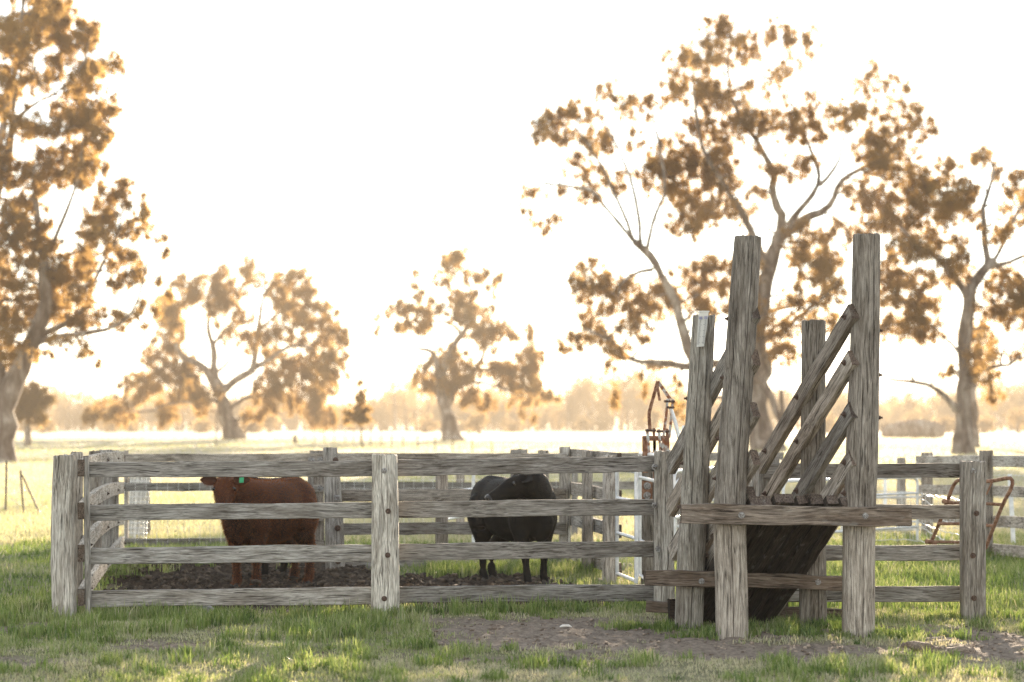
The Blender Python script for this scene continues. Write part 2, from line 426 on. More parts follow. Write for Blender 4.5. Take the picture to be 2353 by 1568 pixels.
def tint_at(x, y, base=0.42):
    n = len(x)
    return np.clip(base + (fbm(x * 0.8, y * 0.8, 61, 3) - 0.5) * 0.9 + RNG.normal(0, 0.13, n) + (RNG.random(n) < 0.07) * 0.35, 0, 1)
# lawn-like short cover in front of the fences
n = 190000
x = RNG.uniform(-5.2, 5.2, n); y = 15.0 + RNG.random(n) ** 1.05 * 8.2
lush = fbm(x * 0.9, y * 0.9, 88, 3)
keep = RNG.random(n) < (1 - np.maximum(dirt_mask(x, y) * 1.02, pen_mask(x, y) * 1.1)) * np.clip(0.35 + 1.3 * lush, 0, 1)
x, y, lush = x[keep], y[keep], lush[keep]
h = (0.010 + 0.035 * lush + 0.02 * RNG.random(len(x))) * RNG.uniform(0.6, 1.4, len(x))
dryf = sst(17.8, 16.2, y) * 0.22
p1 = blades(x, y, h, RNG.uniform(0.005, 0.010, len(x)), np.clip(tint_at(x, y, 0.64) + dryf, 0, 1), 0.7)
# tufts
def tufts(cs, nb, hh, spread, base):
    X, Y_, Hh, T = [], [], [], []
    for (cx, cy_, s) in cs:
        k = int(nb * s); X.append(RNG.normal(cx, spread * s, k)); Y_.append(RNG.normal(cy_, spread * s, k))
        Hh.append(hh * s * RNG.uniform(0.45, 1.25, k)); T.append(np.clip(base + RNG.normal(0, 0.14, k) + RNG.normal(0, 0.12), 0, 1))
    X, Y_, Hh, T = map(np.concatenate, (X, Y_, Hh, T))
    return blades(X, Y_, Hh, RNG.uniform(0.006, 0.011, len(X)), T, 0.45)
cs = []
while len(cs) < 760:
    cx, cy_ = RNG.uniform(-5, 5), 15.3 + RNG.random() * 7.2
    a = np.array([cx]); b = np.array([cy_])
    if max(dirt_mask(a, b)[0], pen_mask(a, b)[0]) > 0.35: continue
    band = 0.35 + 0.65 * float(sst(18.2, 19.6, cy_)) if cx < 0.6 else 0.40
    if fbm(a * 0.9, b * 0.9, 88, 3)[0] + RNG.random() * 0.35 < 0.62 - 0.2 * band: continue
    cs.append((cx, cy_, RNG.uniform(0.4, 1.35) * (0.5 + 0.5 * band)))
p2 = tufts(cs, 70, 0.135, 0.060, 0.36)
cs = [(RNG.normal(cx, s * 1.3), RNG.normal(cy_, s * 0.55), RNG.uniform(0.5, 1.0)) for cx, cy_, s, k in
      [(1.30, 20.3, 0.16, 16), (1.75, 19.45, 0.17, 22), (2.78, 19.4, 0.18, 24), (2.2, 19.9, 0.35, 34), (2.5, 20.4, 0.2, 14), (-0.95, 21.5, 0.14, 14),
       (-3.95, 21.1, 0.15, 12), (3.9, 21.1, 0.15, 16), (1.3, 22.0, 0.25, 16), (1.05, 20.3, 0.2, 14), (0.9, 22.0, 0.5, 26), (3.2, 19.3, 0.2, 12), (-0.2, 21.8, 0.5, 22), (-2.6, 21.6, 0.8, 26), (0.1, 17.0, 0.3, 12), (2.25, 16.35, 0.12, 10)] for _ in range(k)]
p3 = tufts(cs, 75, 0.105, 0.055, 0.33)
grass_object('grass', 'short tufted green grass covering the foreground before the fences', [p1, p2, p3])
# yard and pen edges
n = 120000
x = RNG.uniform(-7, 8, n); y = 22.0 + RNG.random(n) * 14
left = sst(-3.4, -4.2, x + (y - 21) * 0.12)
pm = pen_mask(x, y)
keep = (RNG.random(n) < (1 - 1.05 * pm)) & (RNG.random(n) < 0.45 + 0.5 * fbm(x, y, 91, 3))
x, y = x[keep], y[keep]
right = sst(1.5, 2.4, x)
h = (0.05 + 0.09 * right * fbm(x * 1.2, y * 1.2, 93, 3) + 0.06 * RNG.random(len(x))) * RNG.uniform(0.6, 1.3, len(x))
p4 = blades(x, y, h, RNG.uniform(0.007, 0.013, len(x)), tint_at(x, y, 0.40), 0.5)
cs = []
for _ in range(150):
    yy = RNG.uniform(26.7, 28.2); cs.append((RNG.uniform(-0.9, 0.9), yy, RNG.uniform(0.6, 1.3)))
for _ in range(40): cs.append((RNG.normal(-4.0, 0.15) - 0.1 * 3, RNG.uniform(22.5, 30), RNG.uniform(0.5, 1.1)))
for _ in range(90): cs.append((RNG.uniform(2.2, 6.5), RNG.uniform(22.5, 31), RNG.uniform(0.7, 1.5)))
for _ in range(40): cs.append((RNG.uniform(-5.2, -1.5), RNG.uniform(28.5, 32), RNG.uniform(0.5, 1.1)))
p5 = tufts(cs, 55, 0.15, 0.075, 0.38)
grass_object('grass', 'longer green grass growing around and behind the stockyard rails', [p4, p5])
# open paddock, thinner with distance
n = 170000
inv = RNG.uniform(1 / 330, 1 / 34, n); y = 1 / inv; x = RNG.uniform(-0.27, 0.27, n) * y
h = RNG.uniform(0.06, 0.14, n) * (1 + 0.6 * sst(60, 200, y)); w = 0.00042 * y
t = np.clip(0.82 + (fbm(x * 0.12, y * 0.05, 95, 3) - 0.5) * 0.55 + RNG.normal(0, 0.08, n) + 0.22 * sst(220, 270, y), 0, 1)
p6 = blades(x, y, h, w, t, 0.5)
grass_object('grass', 'pale sunlit pasture grass stretching back across the open paddock', [p6])

# crumbs of earth too small to count
def crumbs(name, label, n, xr, yr, mask, mat, smin, smax):
    bm = bmesh.new(); bmesh.ops.create_icosphere(bm, subdivisions=1, radius=1)
    U = np.array([v.co[:] for v in bm.verts]); Fc = np.array([[v.index for v in f.verts] for f in bm.faces]); bm.free()
    x = RNG.uniform(*xr, n); y = RNG.uniform(*yr, n); k = RNG.random(n) < mask(x, y); x, y = x[k], y[k]; n = len(x)
    s = smin + (smax - smin) * RNG.random(n) ** 3
    V = U[None] * s[:, None, None] * (1 + RNG.normal(0, 0.22, (n, len(U), 1))) * np.stack([RNG.uniform(.8, 1.5, n), RNG.uniform(.8, 1.3, n), RNG.uniform(.5, .9, n)], 1)[:, None, :]
    V += np.stack([x, y, height(x, y) + s * 0.25], 1)[:, None, :]
    T = (Fc[None] + (np.arange(n) * len(U))[:, None, None]).reshape(-1, 3)
    o = add(name, mesh_np(name, V.reshape(-1, 3), tris=T), mat); tag(o, label, 'soil', kind='stuff'); return o
M_CLOD = simple_mat('mud_clod', (0.020, 0.015, 0.011), (0.13, 0.10, 0.075), 9, 0.95, bump=0.5)
M_GRIT = simple_mat('grit', (0.11, 0.08, 0.06), (0.36, 0.29, 0.23), 12, 0.9, bump=0.3)
crumbs('mud_clods', 'dark trampled clods covering the muddy floor of the pen', 9000, (-5, 1.6), (21.6, 32), lambda x, y: pen_mask(x, y), M_CLOD, 0.010, 0.045)
crumbs('gravel', 'loose grit and small clods on the bare dirt before the ramp', 9000, (-4.8, 4.6), (16.8, 22.6), lambda x, y: dirt_mask(x, y) * 0.9, M_GRIT, 0.004, 0.018)
# ------------------------------------------------------------------ trees
class Tree:
    def __init__(s, name, label, Y, base_px, conv, seed, leaf=0.26, lw=0.24, dens=1.0, group=None, spray=0.40):
        s.Y = Y; s.conv = conv; s.rng = np.random.default_rng(seed); s.leaf = leaf; s.lw = lw; s.dens = dens; s.spray = spray
        s.k = Y / FPX
        bx = gx(conv(*base_px)[0], Y); s.base = Vector((bx, Y, hz(bx, Y)))
        s.root = thing(name, label, 'tree', s.base, group)
        s.mb = MB(); s.nodes = []; s.L = []; s.cx0 = None
    def W(s, c, dy=0.0):
        px, py = s.conv(*c); p = P(px, py, s.Y); p.y += dy; return p
    def limb(s, pts, r0, r1, dy0=0.0, dy1=0.0, n=None, sides=9, flare=False):
        w = [s.W(p, dy0 + (dy1 - dy0) * i / max(len(pts) - 1, 1)) for i, p in enumerate(pts)]
        if flare: w[0].z = s.base.z - 0.3
        L = sum((b - a).length for a, b in zip(w, w[1:]))
        n = n or max(6, int(L / 0.6)); q = resample(w, n); rr = []
        for i in range(n):
            t = i / (n - 1); r = r0 + (r1 - r0) * t ** 0.8
            if flare: r *= 1 + 0.38 * math.exp(-(q[i].z - s.base.z) / 0.7)
            r *= 1 + 0.10 * s.rng.normal() * (0.5 + 0.5 * t); rr.append(max(r, 0.012))
            if 0 < i: q[i] = q[i] + Vector(s.rng.normal(0, 0.10 * r + 0.012, 3))
            s.nodes.append((q[i], r))
        s.mb.tube(q, rr, sides)
    def twig(s, a, b, r0, r1, sag=0.0, n=5):
        a = Vector(a); b = Vector(b); d = (b - a).length; q = []
        off = Vector(s.rng.normal(0, 0.10 * d, 3))
        for i in range(n):
            t = i / (n - 1); p = a.lerp(b, t) + off * math.sin(math.pi * t); p.z += sag * d * math.sin(math.pi * t); q.append(p)
        s.mb.tube(q, [r0 + (r1 - r0) * i / (n - 1) for i in range(n)], 4 if r0 < 0.05 else 6, caps=False)
        return q
    def clumps(s, cl, crown_half):
        rng = s.rng; cs = []
        for c in cl:
            x, y, rx, ry = c[:4]; dn = c[4] if len(c) > 4 else 1.0
            dy = rng.normal(0, 0.42) * crown_half
            w = s.W((x, y), dy); ex = s.conv(x + rx, y)[0] - s.conv(x, y)[0]; ey = s.conv(x, y + ry)[1] - s.conv(x, y)[1]
            cs.append((w, ex * s.k, ey * s.k, dn))
            for _ in range(4 if min(rx, ry) > 22 else 1):
                v = rng.normal(0, 1, 3); v /= np.linalg.norm(v); f = rng.uniform(0.85, 1.35)
                sz = rng.uniform(0.25, 0.5)
                cs.append((w + Vector((v[0] * ex * s.k * f, v[1] * ex * s.k * f, v[2] * ey * s.k * f)), ex * s.k * sz, ey * s.k * sz, dn * 1.1))
        def nearest(w):
            N = np.array([tuple(p) for p, r in s.nodes]); R = np.array([r for p, r in s.nodes])
            d = np.linalg.norm((N - np.array(w)) * np.array([1, 0.6, 1]), axis=1) + np.maximum(0, N[:, 2] - w.z) * 0.6
            i = int(np.argmin(d - 2 * R)); return i, d[i]
        todo = list(cs); todo.sort(key=lambda c: nearest(c[0])[1])
        for w, rx, ry, dn in todo:
            i, d = nearest(w); a, r = s.nodes[i]
            rb = min(r * 0.75, 0.04 + 0.035 * d)
            q = s.twig(a, w, rb, 0.03, sag=0.12, n=max(5, int(d / 0.7)))
            for p in q[1:]: s.nodes.append((p, max(rb * 0.6, 0.02)))
            rz = 0.5 * (rx + ry)
            ns = max(2, int(dn * s.dens * rx * ry * 27))
            for _ in range(ns):
                v = rng.normal(0, 1, 3); v /= np.linalg.norm(v); rad = rng.random() ** 0.45
                c = np.array(w) + v * rad * np.array([rx * 1.2, rz * 1.1, ry * 1.2])
                if rng.random() < 0.28: s.twig(q[int(rng.integers(len(q) // 2, len(q)))], c, 0.03, 0.012, n=3)
                m = int(rng.integers(70, 150)); sg = s.spray * rng.uniform(0.28, 0.68); m = int(1.75 * m * max(.35, sg / s.spray))
                o = rng.normal(0, 1, (m, 3)) * sg * np.array([0.5, 0.5, 0.62]); o[:, 2] -= sg * 0.3; o[: m // 5] *= 1.9
                s.L.append(c + o)
    def finish(s, tint=0.5):
        rng = s.rng
        tm = s.mb.build('trunk', M_BARK, s.root)
        C = np.concatenate(s.L); n = len(C)
        d = rng.normal(0, 0.55, (n, 3)); d[:, 2] -= 0.9; d /= np.linalg.norm(d, axis=1)[:, None]
        w = np.cross(d, rng.normal(0, 1, (n, 3))); w /= np.linalg.norm(w, axis=1)[:, None]
        L = s.leaf * rng.uniform(0.6, 1.3, n)[:, None]; ww = L * s.lw
        V = np.stack([C, C + d * L * 0.4 + w * ww * 0.5, C + d * L, C + d * L * 0.45 - w * ww * 0.5], 1).reshape(-1, 3) - np.array(s.base)
        k = np.arange(n) * 4
        me = mesh_np('crown', V, quads=np.stack([k, k + 1, k + 2, k + 3], 1), attrs={'tint': np.repeat(np.clip(rng.normal(tint, 0.25, n), 0, 1), 4)})
        add('crown', me, M_LEAF, s.root, Matrix.Translation(s.base))
        return n

c5 = lambda x, y: (1149 + x * .696, y * .696)
c6 = lambda x, y: (x * .6963, y * .6963)
c7 = lambda x, y: (172.3 + x * .5127, 545.8 + y * .5127)
NL = {}
# large gum behind the ramp
t = Tree('gum_tree', 'largest gum tree with forked trunk and broad open crown behind the loading ramp', 145, (880, 1500), c5, 1, 0.19, 0.28, 1.0)
t.limb([(885, 1500), (855, 1400), (848, 1300), (862, 1200), (850, 1100), (872, 1000), (890, 880), (930, 780)], 0.80, 0.42, 0, 1, flare=True, sides=12)
t.limb([(860, 1250), (900, 1330), (925, 1400), (920, 1290)], 0.25, 0.12, -0.3, -1.5)
t.limb([(925, 790), (1000, 720), (1080, 690), (1120, 640), (1132, 600), (1180, 560), (1250, 520), (1330, 470)], 0.36, 0.08, 1, 3)
t.limb([(930, 780), (935, 720), (905, 650), (905, 590), (880, 540), (845, 470), (800, 420), (760, 340), (740, 220)], 0.34, 0.06, 1, -2)
t.limb([(960, 740), (1010, 670), (1050, 630), (1070, 560), (1040, 470), (1000, 380), (960, 260)], 0.24, 0.05, 1.5, 3)
t.limb([(1070, 600), (1130, 530), (1160, 440), (1200, 330)], 0.16, 0.04, 2, 4)
t.limb([(890, 900), (830, 780), (790, 700), (720, 600), (660, 500), (640, 400), (620, 260)], 0.30, 0.05, 0, -3)
t.limb([(860, 1260), (760, 1205), (620, 1212), (500, 1198), (430, 1190), (360, 1130), (290, 1100)], 0.38, 0.08, 0, -3)
t.limb([(640, 1215), (600, 1100), (562, 985), (515, 900), (470, 840), (435, 815)], 0.36, 0.20, -1.5, -3.5)
for pts in ([(455, 825), (440, 700), (400, 560), (330, 430)], [(475, 835), (500, 730), (530, 640), (490, 400)], [(435, 815), (380, 680), (320, 560), (240, 450)], [(430, 810), (340, 700), (290, 650), (130, 630)]):
    t.limb(pts, 0.14, 0.06, -3.5, -4.5)
t.limb([(495, 900), (430, 915), (390, 950), (382, 1040)], 0.14, 0.04, -3, -4)
t.limb([(870, 1030), (960, 1010), (1040, 990), (1120, 965), (1165, 960)], 0.18, 0.06, 0.5, 2)
t.limb([(860, 1130), (930, 1090), (1000, 1030), (1080, 960), (1130, 880)], 0.20, 0.05, 0.3, -3)
t.clumps([(600,190,60,45),(690,160,60,50),(760,140,60,45),(830,170,50,45),(930,130,50,50),(1010,150,32,55,.7),(960,210,50,30,.7),(580,260,45,50),(650,230,50,40),
 (620,310,60,40),(700,300,60,50),(780,330,60,50,.8),(860,300,60,40,.6),(690,400,70,55),(620,470,70,45),(730,480,60,50),(800,440,50,50),(870,380,50,45,.7),(930,440,60,50,.8),(980,370,60,45,.6),
 (1050,350,50,50,.6),(1020,430,60,50,.8),(1110,420,60,50,.7),(1150,330,50,50,.6),(1210,260,40,45,.7),(1290,290,45,40,.8),(1350,350,50,50,.8),(1380,430,45,50,.8),(1300,420,60,60),(1230,480,60,60),(1330,500,70,50),(1250,570,70,50),(1180,380,50,50,.7),
 (180,380,50,45),(240,340,50,40),(300,360,40,40,.8),(350,320,35,40,.8),(440,310,30,25,.5),(410,370,40,35,.7),(490,370,35,40,.8),(130,450,28,40,.7),(190,420,60,30),(290,430,45,50),(340,470,40,40),(440,460,25,35,.8),
 (260,530,40,40),(330,570,50,30),(290,620,45,30),(380,590,40,40,.8),(500,550,50,50),(560,590,60,50),(120,630,50,20),(190,630,35,18,.7),(80,680,20,45,.8),(150,740,25,25,.5),(200,715,25,12,.4),
 (560,500,60,50),(640,540,70,60),(600,620,70,50),(690,620,70,60),(760,620,50,60),(720,560,60,50),(640,700,60,50),(580,740,40,35),(700,720,60,40,.8),(620,780,40,30,.6),(820,700,35,50,.6),(930,570,60,40),(1000,560,40,40,.8),(860,640,30,40,.7),
 (1200,640,60,50),(1280,650,70,60),(1360,620,70,60),(1430,580,60,50),(1480,560,50,50),(1210,740,60,50),(1300,740,80,60),(1380,720,60,50),(1460,720,60,60),(1340,810,60,40),(1420,800,50,40),(1470,830,40,40,.7),
 (980,800,60,60),(1040,850,70,70),(1090,780,50,60,.7),(1010,900,60,60),(1080,950,60,50),(960,1000,80,50,.8),(1000,1080,80,40,.8),(900,1100,60,50),(930,1160,50,50,.8),(1100,1040,50,40,.7),(1130,900,40,60,.8),
 (300,890,50,50),(280,950,45,50),(330,960,50,60),(300,1030,40,40,.8),(420,950,50,40),(430,1020,60,60),(480,1000,50,60),(440,1090,60,40,.8),(560,940,50,50),(620,900,60,40),(690,870,50,40),(720,930,50,50),(650,980,50,60),(550,1010,50,40,.7),(700,1020,50,50,.8),
 (280,1110,50,40,.8),(230,1130,30,25,.6),(330,1110,50,40,.8),(380,1150,50,30,.8),(370,1220,18,50,.9),(375,1320,10,60,1.3),(470,1260,12,50,.7),(570,1290,16,60,.9),(600,1340,16,60,.9),(520,1200,60,22,.6),(860,830,40,60,.6),(800,900,50,60,.8),(780,1000,60,60,.7)], 6.5)
NL['big'] = t.finish()
# right-hand gum
t = Tree('gum_tree', 'gum tree with bare crooked limbs at the right edge, beyond the lichen grey rails', 135, (1525, 1500), c5, 2, 0.19, 0.28, 1.2)
t.limb([(1530, 1505), (1528, 1350), (1532, 1200), (1542, 1050), (1558, 950), (1600, 895), (1630, 860)], 0.52, 0.28, flare=True, sides=12)
t.limb([(1550, 990), (1520, 950), (1470, 890), (1420, 850), (1375, 830), (1300, 760)], 0.26, 0.06, 0, -2)
t.limb([(1612, 885), (1602, 780), (1600, 690), (1625, 600), (1640, 545), (1610, 510), (1560, 500)], 0.24, 0.05, 0, 1)
t.limb([(1625, 870), (1660, 800), (1690, 720), (1730, 660), (1760, 600)], 0.14, 0.04, 0, -2)
t.limb([(1505, 1355), (1460, 1310), (1410, 1280), (1360, 1265), (1310, 1260), (1255, 1257)], 0.22, 0.06, -0.3, -3)
t.limb([(1345, 1265), (1312, 1210), (1285, 1190)], 0.09, 0.03, -2.5, -3)
t.limb([(1400, 1275), (1430, 1220), (1420, 1180)], 0.07, 0.02, -2, -3)
t.limb([(1545, 1235), (1610, 1215), (1670, 1205), (1700, 1180), (1730, 1190)], 0.17, 0.05, 0, -2)
t.limb([(1640, 1210), (1650, 1150), (1690, 1110), (1730, 1095)], 0.10, 0.03, -1, -2)
t.limb([(1525, 1180), (1490, 1120), (1460, 1090)], 0.13, 0.04, 0, 2)
t.limb([(1620, 880), (1700, 860), (1780, 820), (1850, 760)], 0.18, 0.05, 0, 2)
t.clumps([(1290,930,50,50),(1340,890,60,40),(1320,1000,60,60),(1380,960,50,60),(1420,1010,50,60,.8),(1300,1080,50,40,.9),(1370,1080,50,40,.8),(1440,1090,40,40,.5),(1440,900,40,40),(1500,860,40,60,.6),(1520,650,45,60,.8),(1480,640,40,50),
 (1560,510,40,20,.4),(1600,520,30,30,.5),(1690,540,40,25,.4),(1700,600,40,40,.4),(1660,640,30,60,.3),(1620,770,40,50,.4),(1660,740,40,60,.3),(1690,900,60,50,.8),(1650,960,60,60,.8),(1700,980,50,60,.9),(1620,1030,60,40,.6),(1690,1060,50,40,.6),
 (1560,1180,40,50,.5),(1600,1120,40,50,.4),(1580,900,40,50,.5),(1570,1280,30,40,.6),(1780,900,60,80),(1800,1000,60,60),(1770,650,60,60,.6),(1850,800,70,80),(1270,860,50,50),(1330,830,60,40),(1500,1220,30,30,.3),(1720,1150,40,30,.4)], 5)
NL['right'] = t.finish()
# left-hand gum
t = Tree('gum_tree', 'tall leafy gum tree with flared grey trunk at the left edge', 105, (5, 1530), c6, 3, 0.155, 0.28, 1.7, spray=0.30)
t.limb([(0, 1535), (12, 1440), (15, 1350), (42, 1260), (80, 1180), (100, 1130), (125, 1095), (150, 1000), (140, 850), (120, 700), (110, 550)], 0.62, 0.10, flare=True, sides=12)
t.limb([(15, 1340), (0, 1260), (-40, 1150), (-60, 1000), (-50, 800), (-30, 550), (0, 350), (40, 150), (60, -100)], 0.42, 0.06, 0.3, 1.5, sides=10)
t.limb([(110, 1135), (200, 1110), (300, 1100), (390, 1080), (455, 1025), (490, 935), (505, 875), (540, 810)], 0.17, 0.02, 0, -2)
t.limb([(120, 1115), (230, 1060), (280, 1000), (300, 930), (330, 870), (380, 760), (400, 640)], 0.16, 0.03, 0, 1)
t.limb([(-35, 700), (20, 450), (60, 380), (120, 340), (190, 310), (280, 220), (310, 120)], 0.15, 0.03, 1, -1)
t.limb([(10, 620), (30, 420), (42, 300), (100, 150), (170, 50)], 0.13, 0.03, 1, 0)
t.limb([(130, 900), (200, 760), (260, 620), (290, 480), (330, 360)], 0.14, 0.03, 0, -1.5)
t.limb([(-45, 900), (-120, 700), (-160, 500)], 0.25, 0.05, 1, 2)
t.clumps([(20,40,60,50),(100,30,60,50),(60,100,70,50),(160,60,60,50),(210,40,30,50),(170,130,60,50),(270,90,50,30),(310,110,40,40),(330,180,30,40),(250,140,60,40),(120,190,60,50),(40,180,60,50),(210,210,60,50),(290,220,50,50),(340,240,20,25),
 (80,260,60,40,.6),(20,270,50,40),(160,270,60,40,.6),(250,280,50,40),(310,290,50,40),(350,340,40,40),(385,375,18,15),(280,350,50,40),(200,370,60,50),(320,410,50,50),(250,420,60,50),(170,430,60,40),(340,470,40,50),(290,490,50,50),(220,490,60,50),
 (150,510,60,40),(90,540,60,40),(40,570,60,40),(270,560,60,40),(200,560,60,40),(310,580,40,40),(130,600,50,30,.7),(400,610,40,30),(440,640,20,20),(360,650,50,40),(300,680,50,40),(410,700,40,40),(340,720,50,40),(390,760,50,40,.8),(280,750,50,50),
 (350,790,50,40,.7),(430,830,40,40,.8),(390,860,50,40,.7),(440,900,40,30),(400,920,40,40,.6),(50,650,70,50),(30,720,80,60),(100,740,60,50),(120,820,70,50),(40,800,80,60),(150,880,60,60),(60,900,80,60),(200,840,50,60),(230,920,50,60),(130,960,70,50),
 (30,990,80,60),(90,1030,60,40),(260,860,50,50,.7),(180,1000,50,40),(300,960,40,40,.7),(330,1040,50,30,.6),(270,1040,40,40),(240,1060,40,30),(390,1040,50,30,.7),(430,1000,40,30,.7),(20,1080,70,60),(60,1130,40,40),(10,1180,60,60,.8),(300,1140,60,30,.5),
 (340,1190,20,12,.5),(290,1170,30,20,.5),(480,760,30,20),(510,780,30,20),(545,820,15,25),(530,920,12,18,.5),(550,970,12,12,.5),(170,1160,40,16,.5),(60,-40,80,50),(160,-50,60,50),(0,-150,90,60),(110,-140,70,50),(40,-250,80,60),
 (-60,100,80,70),(-60,300,80,70),(-80,500,80,80),(-80,700,80,80),(-90,900,80,80),(-150,600,80,90),(-160,400,80,80),(-150,800,80,80),(-70,1050,60,50),(200,30,40,40),(60,420,50,40,.6),(110,420,50,40,.6)], 4.5)
NL['left'] = t.finish()
# spreading gum, middle left
t = Tree('gum_tree', 'wide round gum tree with short leaning trunk, hazy in the middle left of the paddock', 250, (715, 912), c7, 4, 0.30, 0.29, 0.45, spray=0.62)
t.limb([(718, 915), (695, 840), (670, 760), (650, 700), (630, 640)], 1.0, 0.6, flare=True, sides=11)
t.limb([(645, 700), (590, 600), (540, 560), (480, 530), (460, 470), (430, 400), (420, 330)], 0.55, 0.12, 0, -2)
t.limb([(635, 670), (618, 580), (612, 480), (590, 400), (600, 300), (640, 220)], 0.5, 0.10, 0, 2)
t.limb([(620, 480), (680, 400), (740, 360)], 0.22, 0.06, 0, 2)
t.limb([(655, 695), (720, 640), (790, 600), (815, 500), (830, 380), (860, 250), (940, 200)], 0.5, 0.10, 0, -2)
t.limb([(790, 600), (880, 540), (960, 490), (1060, 500), (1110, 600)], 0.34, 0.08, -1, 2)
t.limb([(640, 600), (690, 560), (680, 480), (650, 440)], 0.2, 0.06, 0, -2)
t.limb([(690, 770), (760, 720), (850, 690), (960, 640)], 0.3, 0.08, 0, 3)
t.limb([(660, 740), (580, 730), (420, 750), (350, 780), (250, 780)], 0.26, 0.06, 0, -3)
t.limb([(820, 430), (900, 350), (1000, 300), (1080, 320)], 0.22, 0.06, -1, 2)
t.clumps([(520,210,50,50),(600,190,50,40),(660,180,40,40),(640,250,70,50),(560,260,50,50),(690,290,50,40),(790,140,35,40),(820,180,40,30),(730,230,50,50,.7),(650,340,50,50),(740,360,50,60,.7),(700,420,50,40,.6),(900,190,50,50),(960,180,50,40),(1010,180,50,40),
 (900,260,50,40),(980,260,50,40),(1050,240,50,50),(930,320,60,50),(1000,330,60,40),(1080,310,50,50),(1120,350,50,50),(1060,390,60,40),(960,400,50,40,.8),(1150,420,60,50),(1200,450,30,30),(1080,460,60,50),(1170,520,50,40),(990,460,50,30),(1130,570,60,60),
 (1060,560,70,60),(980,560,70,60),(900,570,60,50,.8),(1000,640,80,60),(1100,660,70,60),(1170,640,40,50),(930,660,70,60),(860,680,60,50),(1060,740,70,50),(960,740,60,40),(1100,800,60,40),(1150,800,50,30),(850,750,50,40),(800,800,40,30),(390,280,50,40),
 (440,320,50,50),(400,370,50,40),(470,390,50,60),(430,440,50,40),(490,300,30,60,.6),(390,480,60,40),(450,520,50,40),(350,560,60,50),(430,580,70,50),(510,600,50,50),(380,630,70,50),(470,670,60,60),(540,690,50,50),(330,680,60,40),(280,690,50,40),(420,730,60,40),
 (250,620,50,30,.6),(210,650,30,30,.6),(250,760,50,40),(160,770,50,40),(170,810,50,40),(120,800,30,40),(430,800,40,40),(560,760,40,40),(600,690,50,40,.8),(1220,590,20,20),(790,460,50,50),(860,430,60,50),(860,500,50,40)], 7)
NL['midl'] = t.finish()
# smaller gum, centre
t = Tree('gum_tree', 'ragged gum tree with a straight trunk standing alone at the centre of the paddock', 250, (1690, 910), c7, 5, 0.30, 0.29, 0.47, spray=0.58)
t.limb([(1692, 912), (1672, 800), (1645, 700), (1628, 600), (1615, 545), (1590, 510), (1530, 500)], 1.0, 0.14, flare=True, sides=11)
t.limb([(1672, 745), (1715, 660), (1790, 590), (1830, 530), (1850, 440)], 0.5, 0.10, 0, 2)
t.limb([(1645, 620), (1690, 500), (1740, 430), (1780, 370), (1775, 250), (1740, 150)], 0.5, 0.08, 0, -1)
t.limb([(1735, 440), (1690, 390), (1620, 380), (1540, 380), (1450, 390)], 0.22, 0.06, 0, -2)
t.limb([(1705, 690), (1760, 650), (1860, 660), (1950, 690), (2030, 720)], 0.22, 0.06, 0, -2)
t.limb([(1790, 590), (1900, 590), (1990, 600), (2050, 570)], 0.2, 0.05, 1, 3)
t.limb([(1610, 540), (1570, 580), (1560, 640)], 0.12, 0.05, 0, -2)
t.clumps([(1690,110,40,30),(1720,140,50,50),(1640,170,35,40),(1780,170,40,30),(1820,160,25,25),(1900,170,20,40),(1860,220,30,30,.6),(1780,240,30,20),(1700,270,40,30),(1760,300,60,50),(1690,330,50,40),(1830,310,40,30),(1480,320,60,40),(1540,350,70,50),(1590,330,40,50),
 (1450,390,30,25),(1530,240,25,40,.6),(1530,180,12,30,.6),(1560,390,40,30),(1840,390,60,40),(1900,410,60,40),(1800,420,50,40),(1860,460,50,40),(1950,440,20,30,.6),(1740,380,40,40),(1640,540,50,50),(1700,540,60,60),(1740,600,60,60),(1680,620,60,60),(1760,680,50,50),
 (1640,680,40,40),(1570,590,40,30),(1560,650,50,40),(1600,650,40,40),(1850,600,60,40),(1920,590,50,40),(2020,520,50,50),(2060,560,40,50),(1980,570,50,40),(2010,640,60,50),(1960,650,60,40),(2070,640,30,50),(1990,720,50,40),(2100,700,40,30),(2140,710,25,20),
 (1860,740,30,40),(1780,730,50,30),(2010,800,10,40),(2060,750,10,40),(1350,345,20,10,.5),(1350,410,15,20,.5),(2040,410,25,30,.5)], 5)
NL['mid'] = t.finish()
# sapling
t = Tree('sapling', 'small conical sapling with thin bare stem between the two hazy gums', 160, (1287, 950), c7, 6, 0.20, 0.3, 1.1, spray=0.26)
t.limb([(1290, 952), (1284, 880), (1278, 800), (1276, 720), (1278, 650)], 0.085, 0.03, flare=False)
t.clumps([(1278,660,18,25),(1275,700,30,22),(1270,740,42,25),(1290,770,48,25),(1265,790,48,25),(1285,815,48,18),(1240,810,30,16)], 0.5)
NL['sap'] = t.finish(0.35)
# bush behind the left gum
t = Tree('bushy_tree', 'golden bushy tree partly hidden behind the left gum trunk', 190, (95, 1430), c6, 8, 0.32, 0.27, 0.7, spray=0.5)
t.limb([(95, 1432), (92, 1380), (98, 1330), (105, 1290)], 0.30, 0.12, flare=True)
t.clumps([(100,1280,30,30),(130,1310,40,30),(90,1330,40,30),(140,1350,30,25),(110,1370,40,20),(70,1290,30,40),(60,1350,30,30)], 2)
NL['bush'] = t.finish()
# second slim trunk behind the right gum
t = Tree('gum_tree', 'slim gum with narrow trunk just behind the right gum, mostly hidden by it', 175, (1567, 1450), c5, 9, 0.30, 0.25, 0.5, spray=0.5)
t.limb([(1568, 1452), (1565, 1370), (1562, 1280), (1575, 1180), (1590, 1060)], 0.38, 0.16, flare=True)
t.clumps([(1585,1220,40,40,.6),(1600,1130,40,40,.6),(1570,1090,40,40,.6)], 2)
NL['slim'] = t.finish()
print('LEAVES', NL)

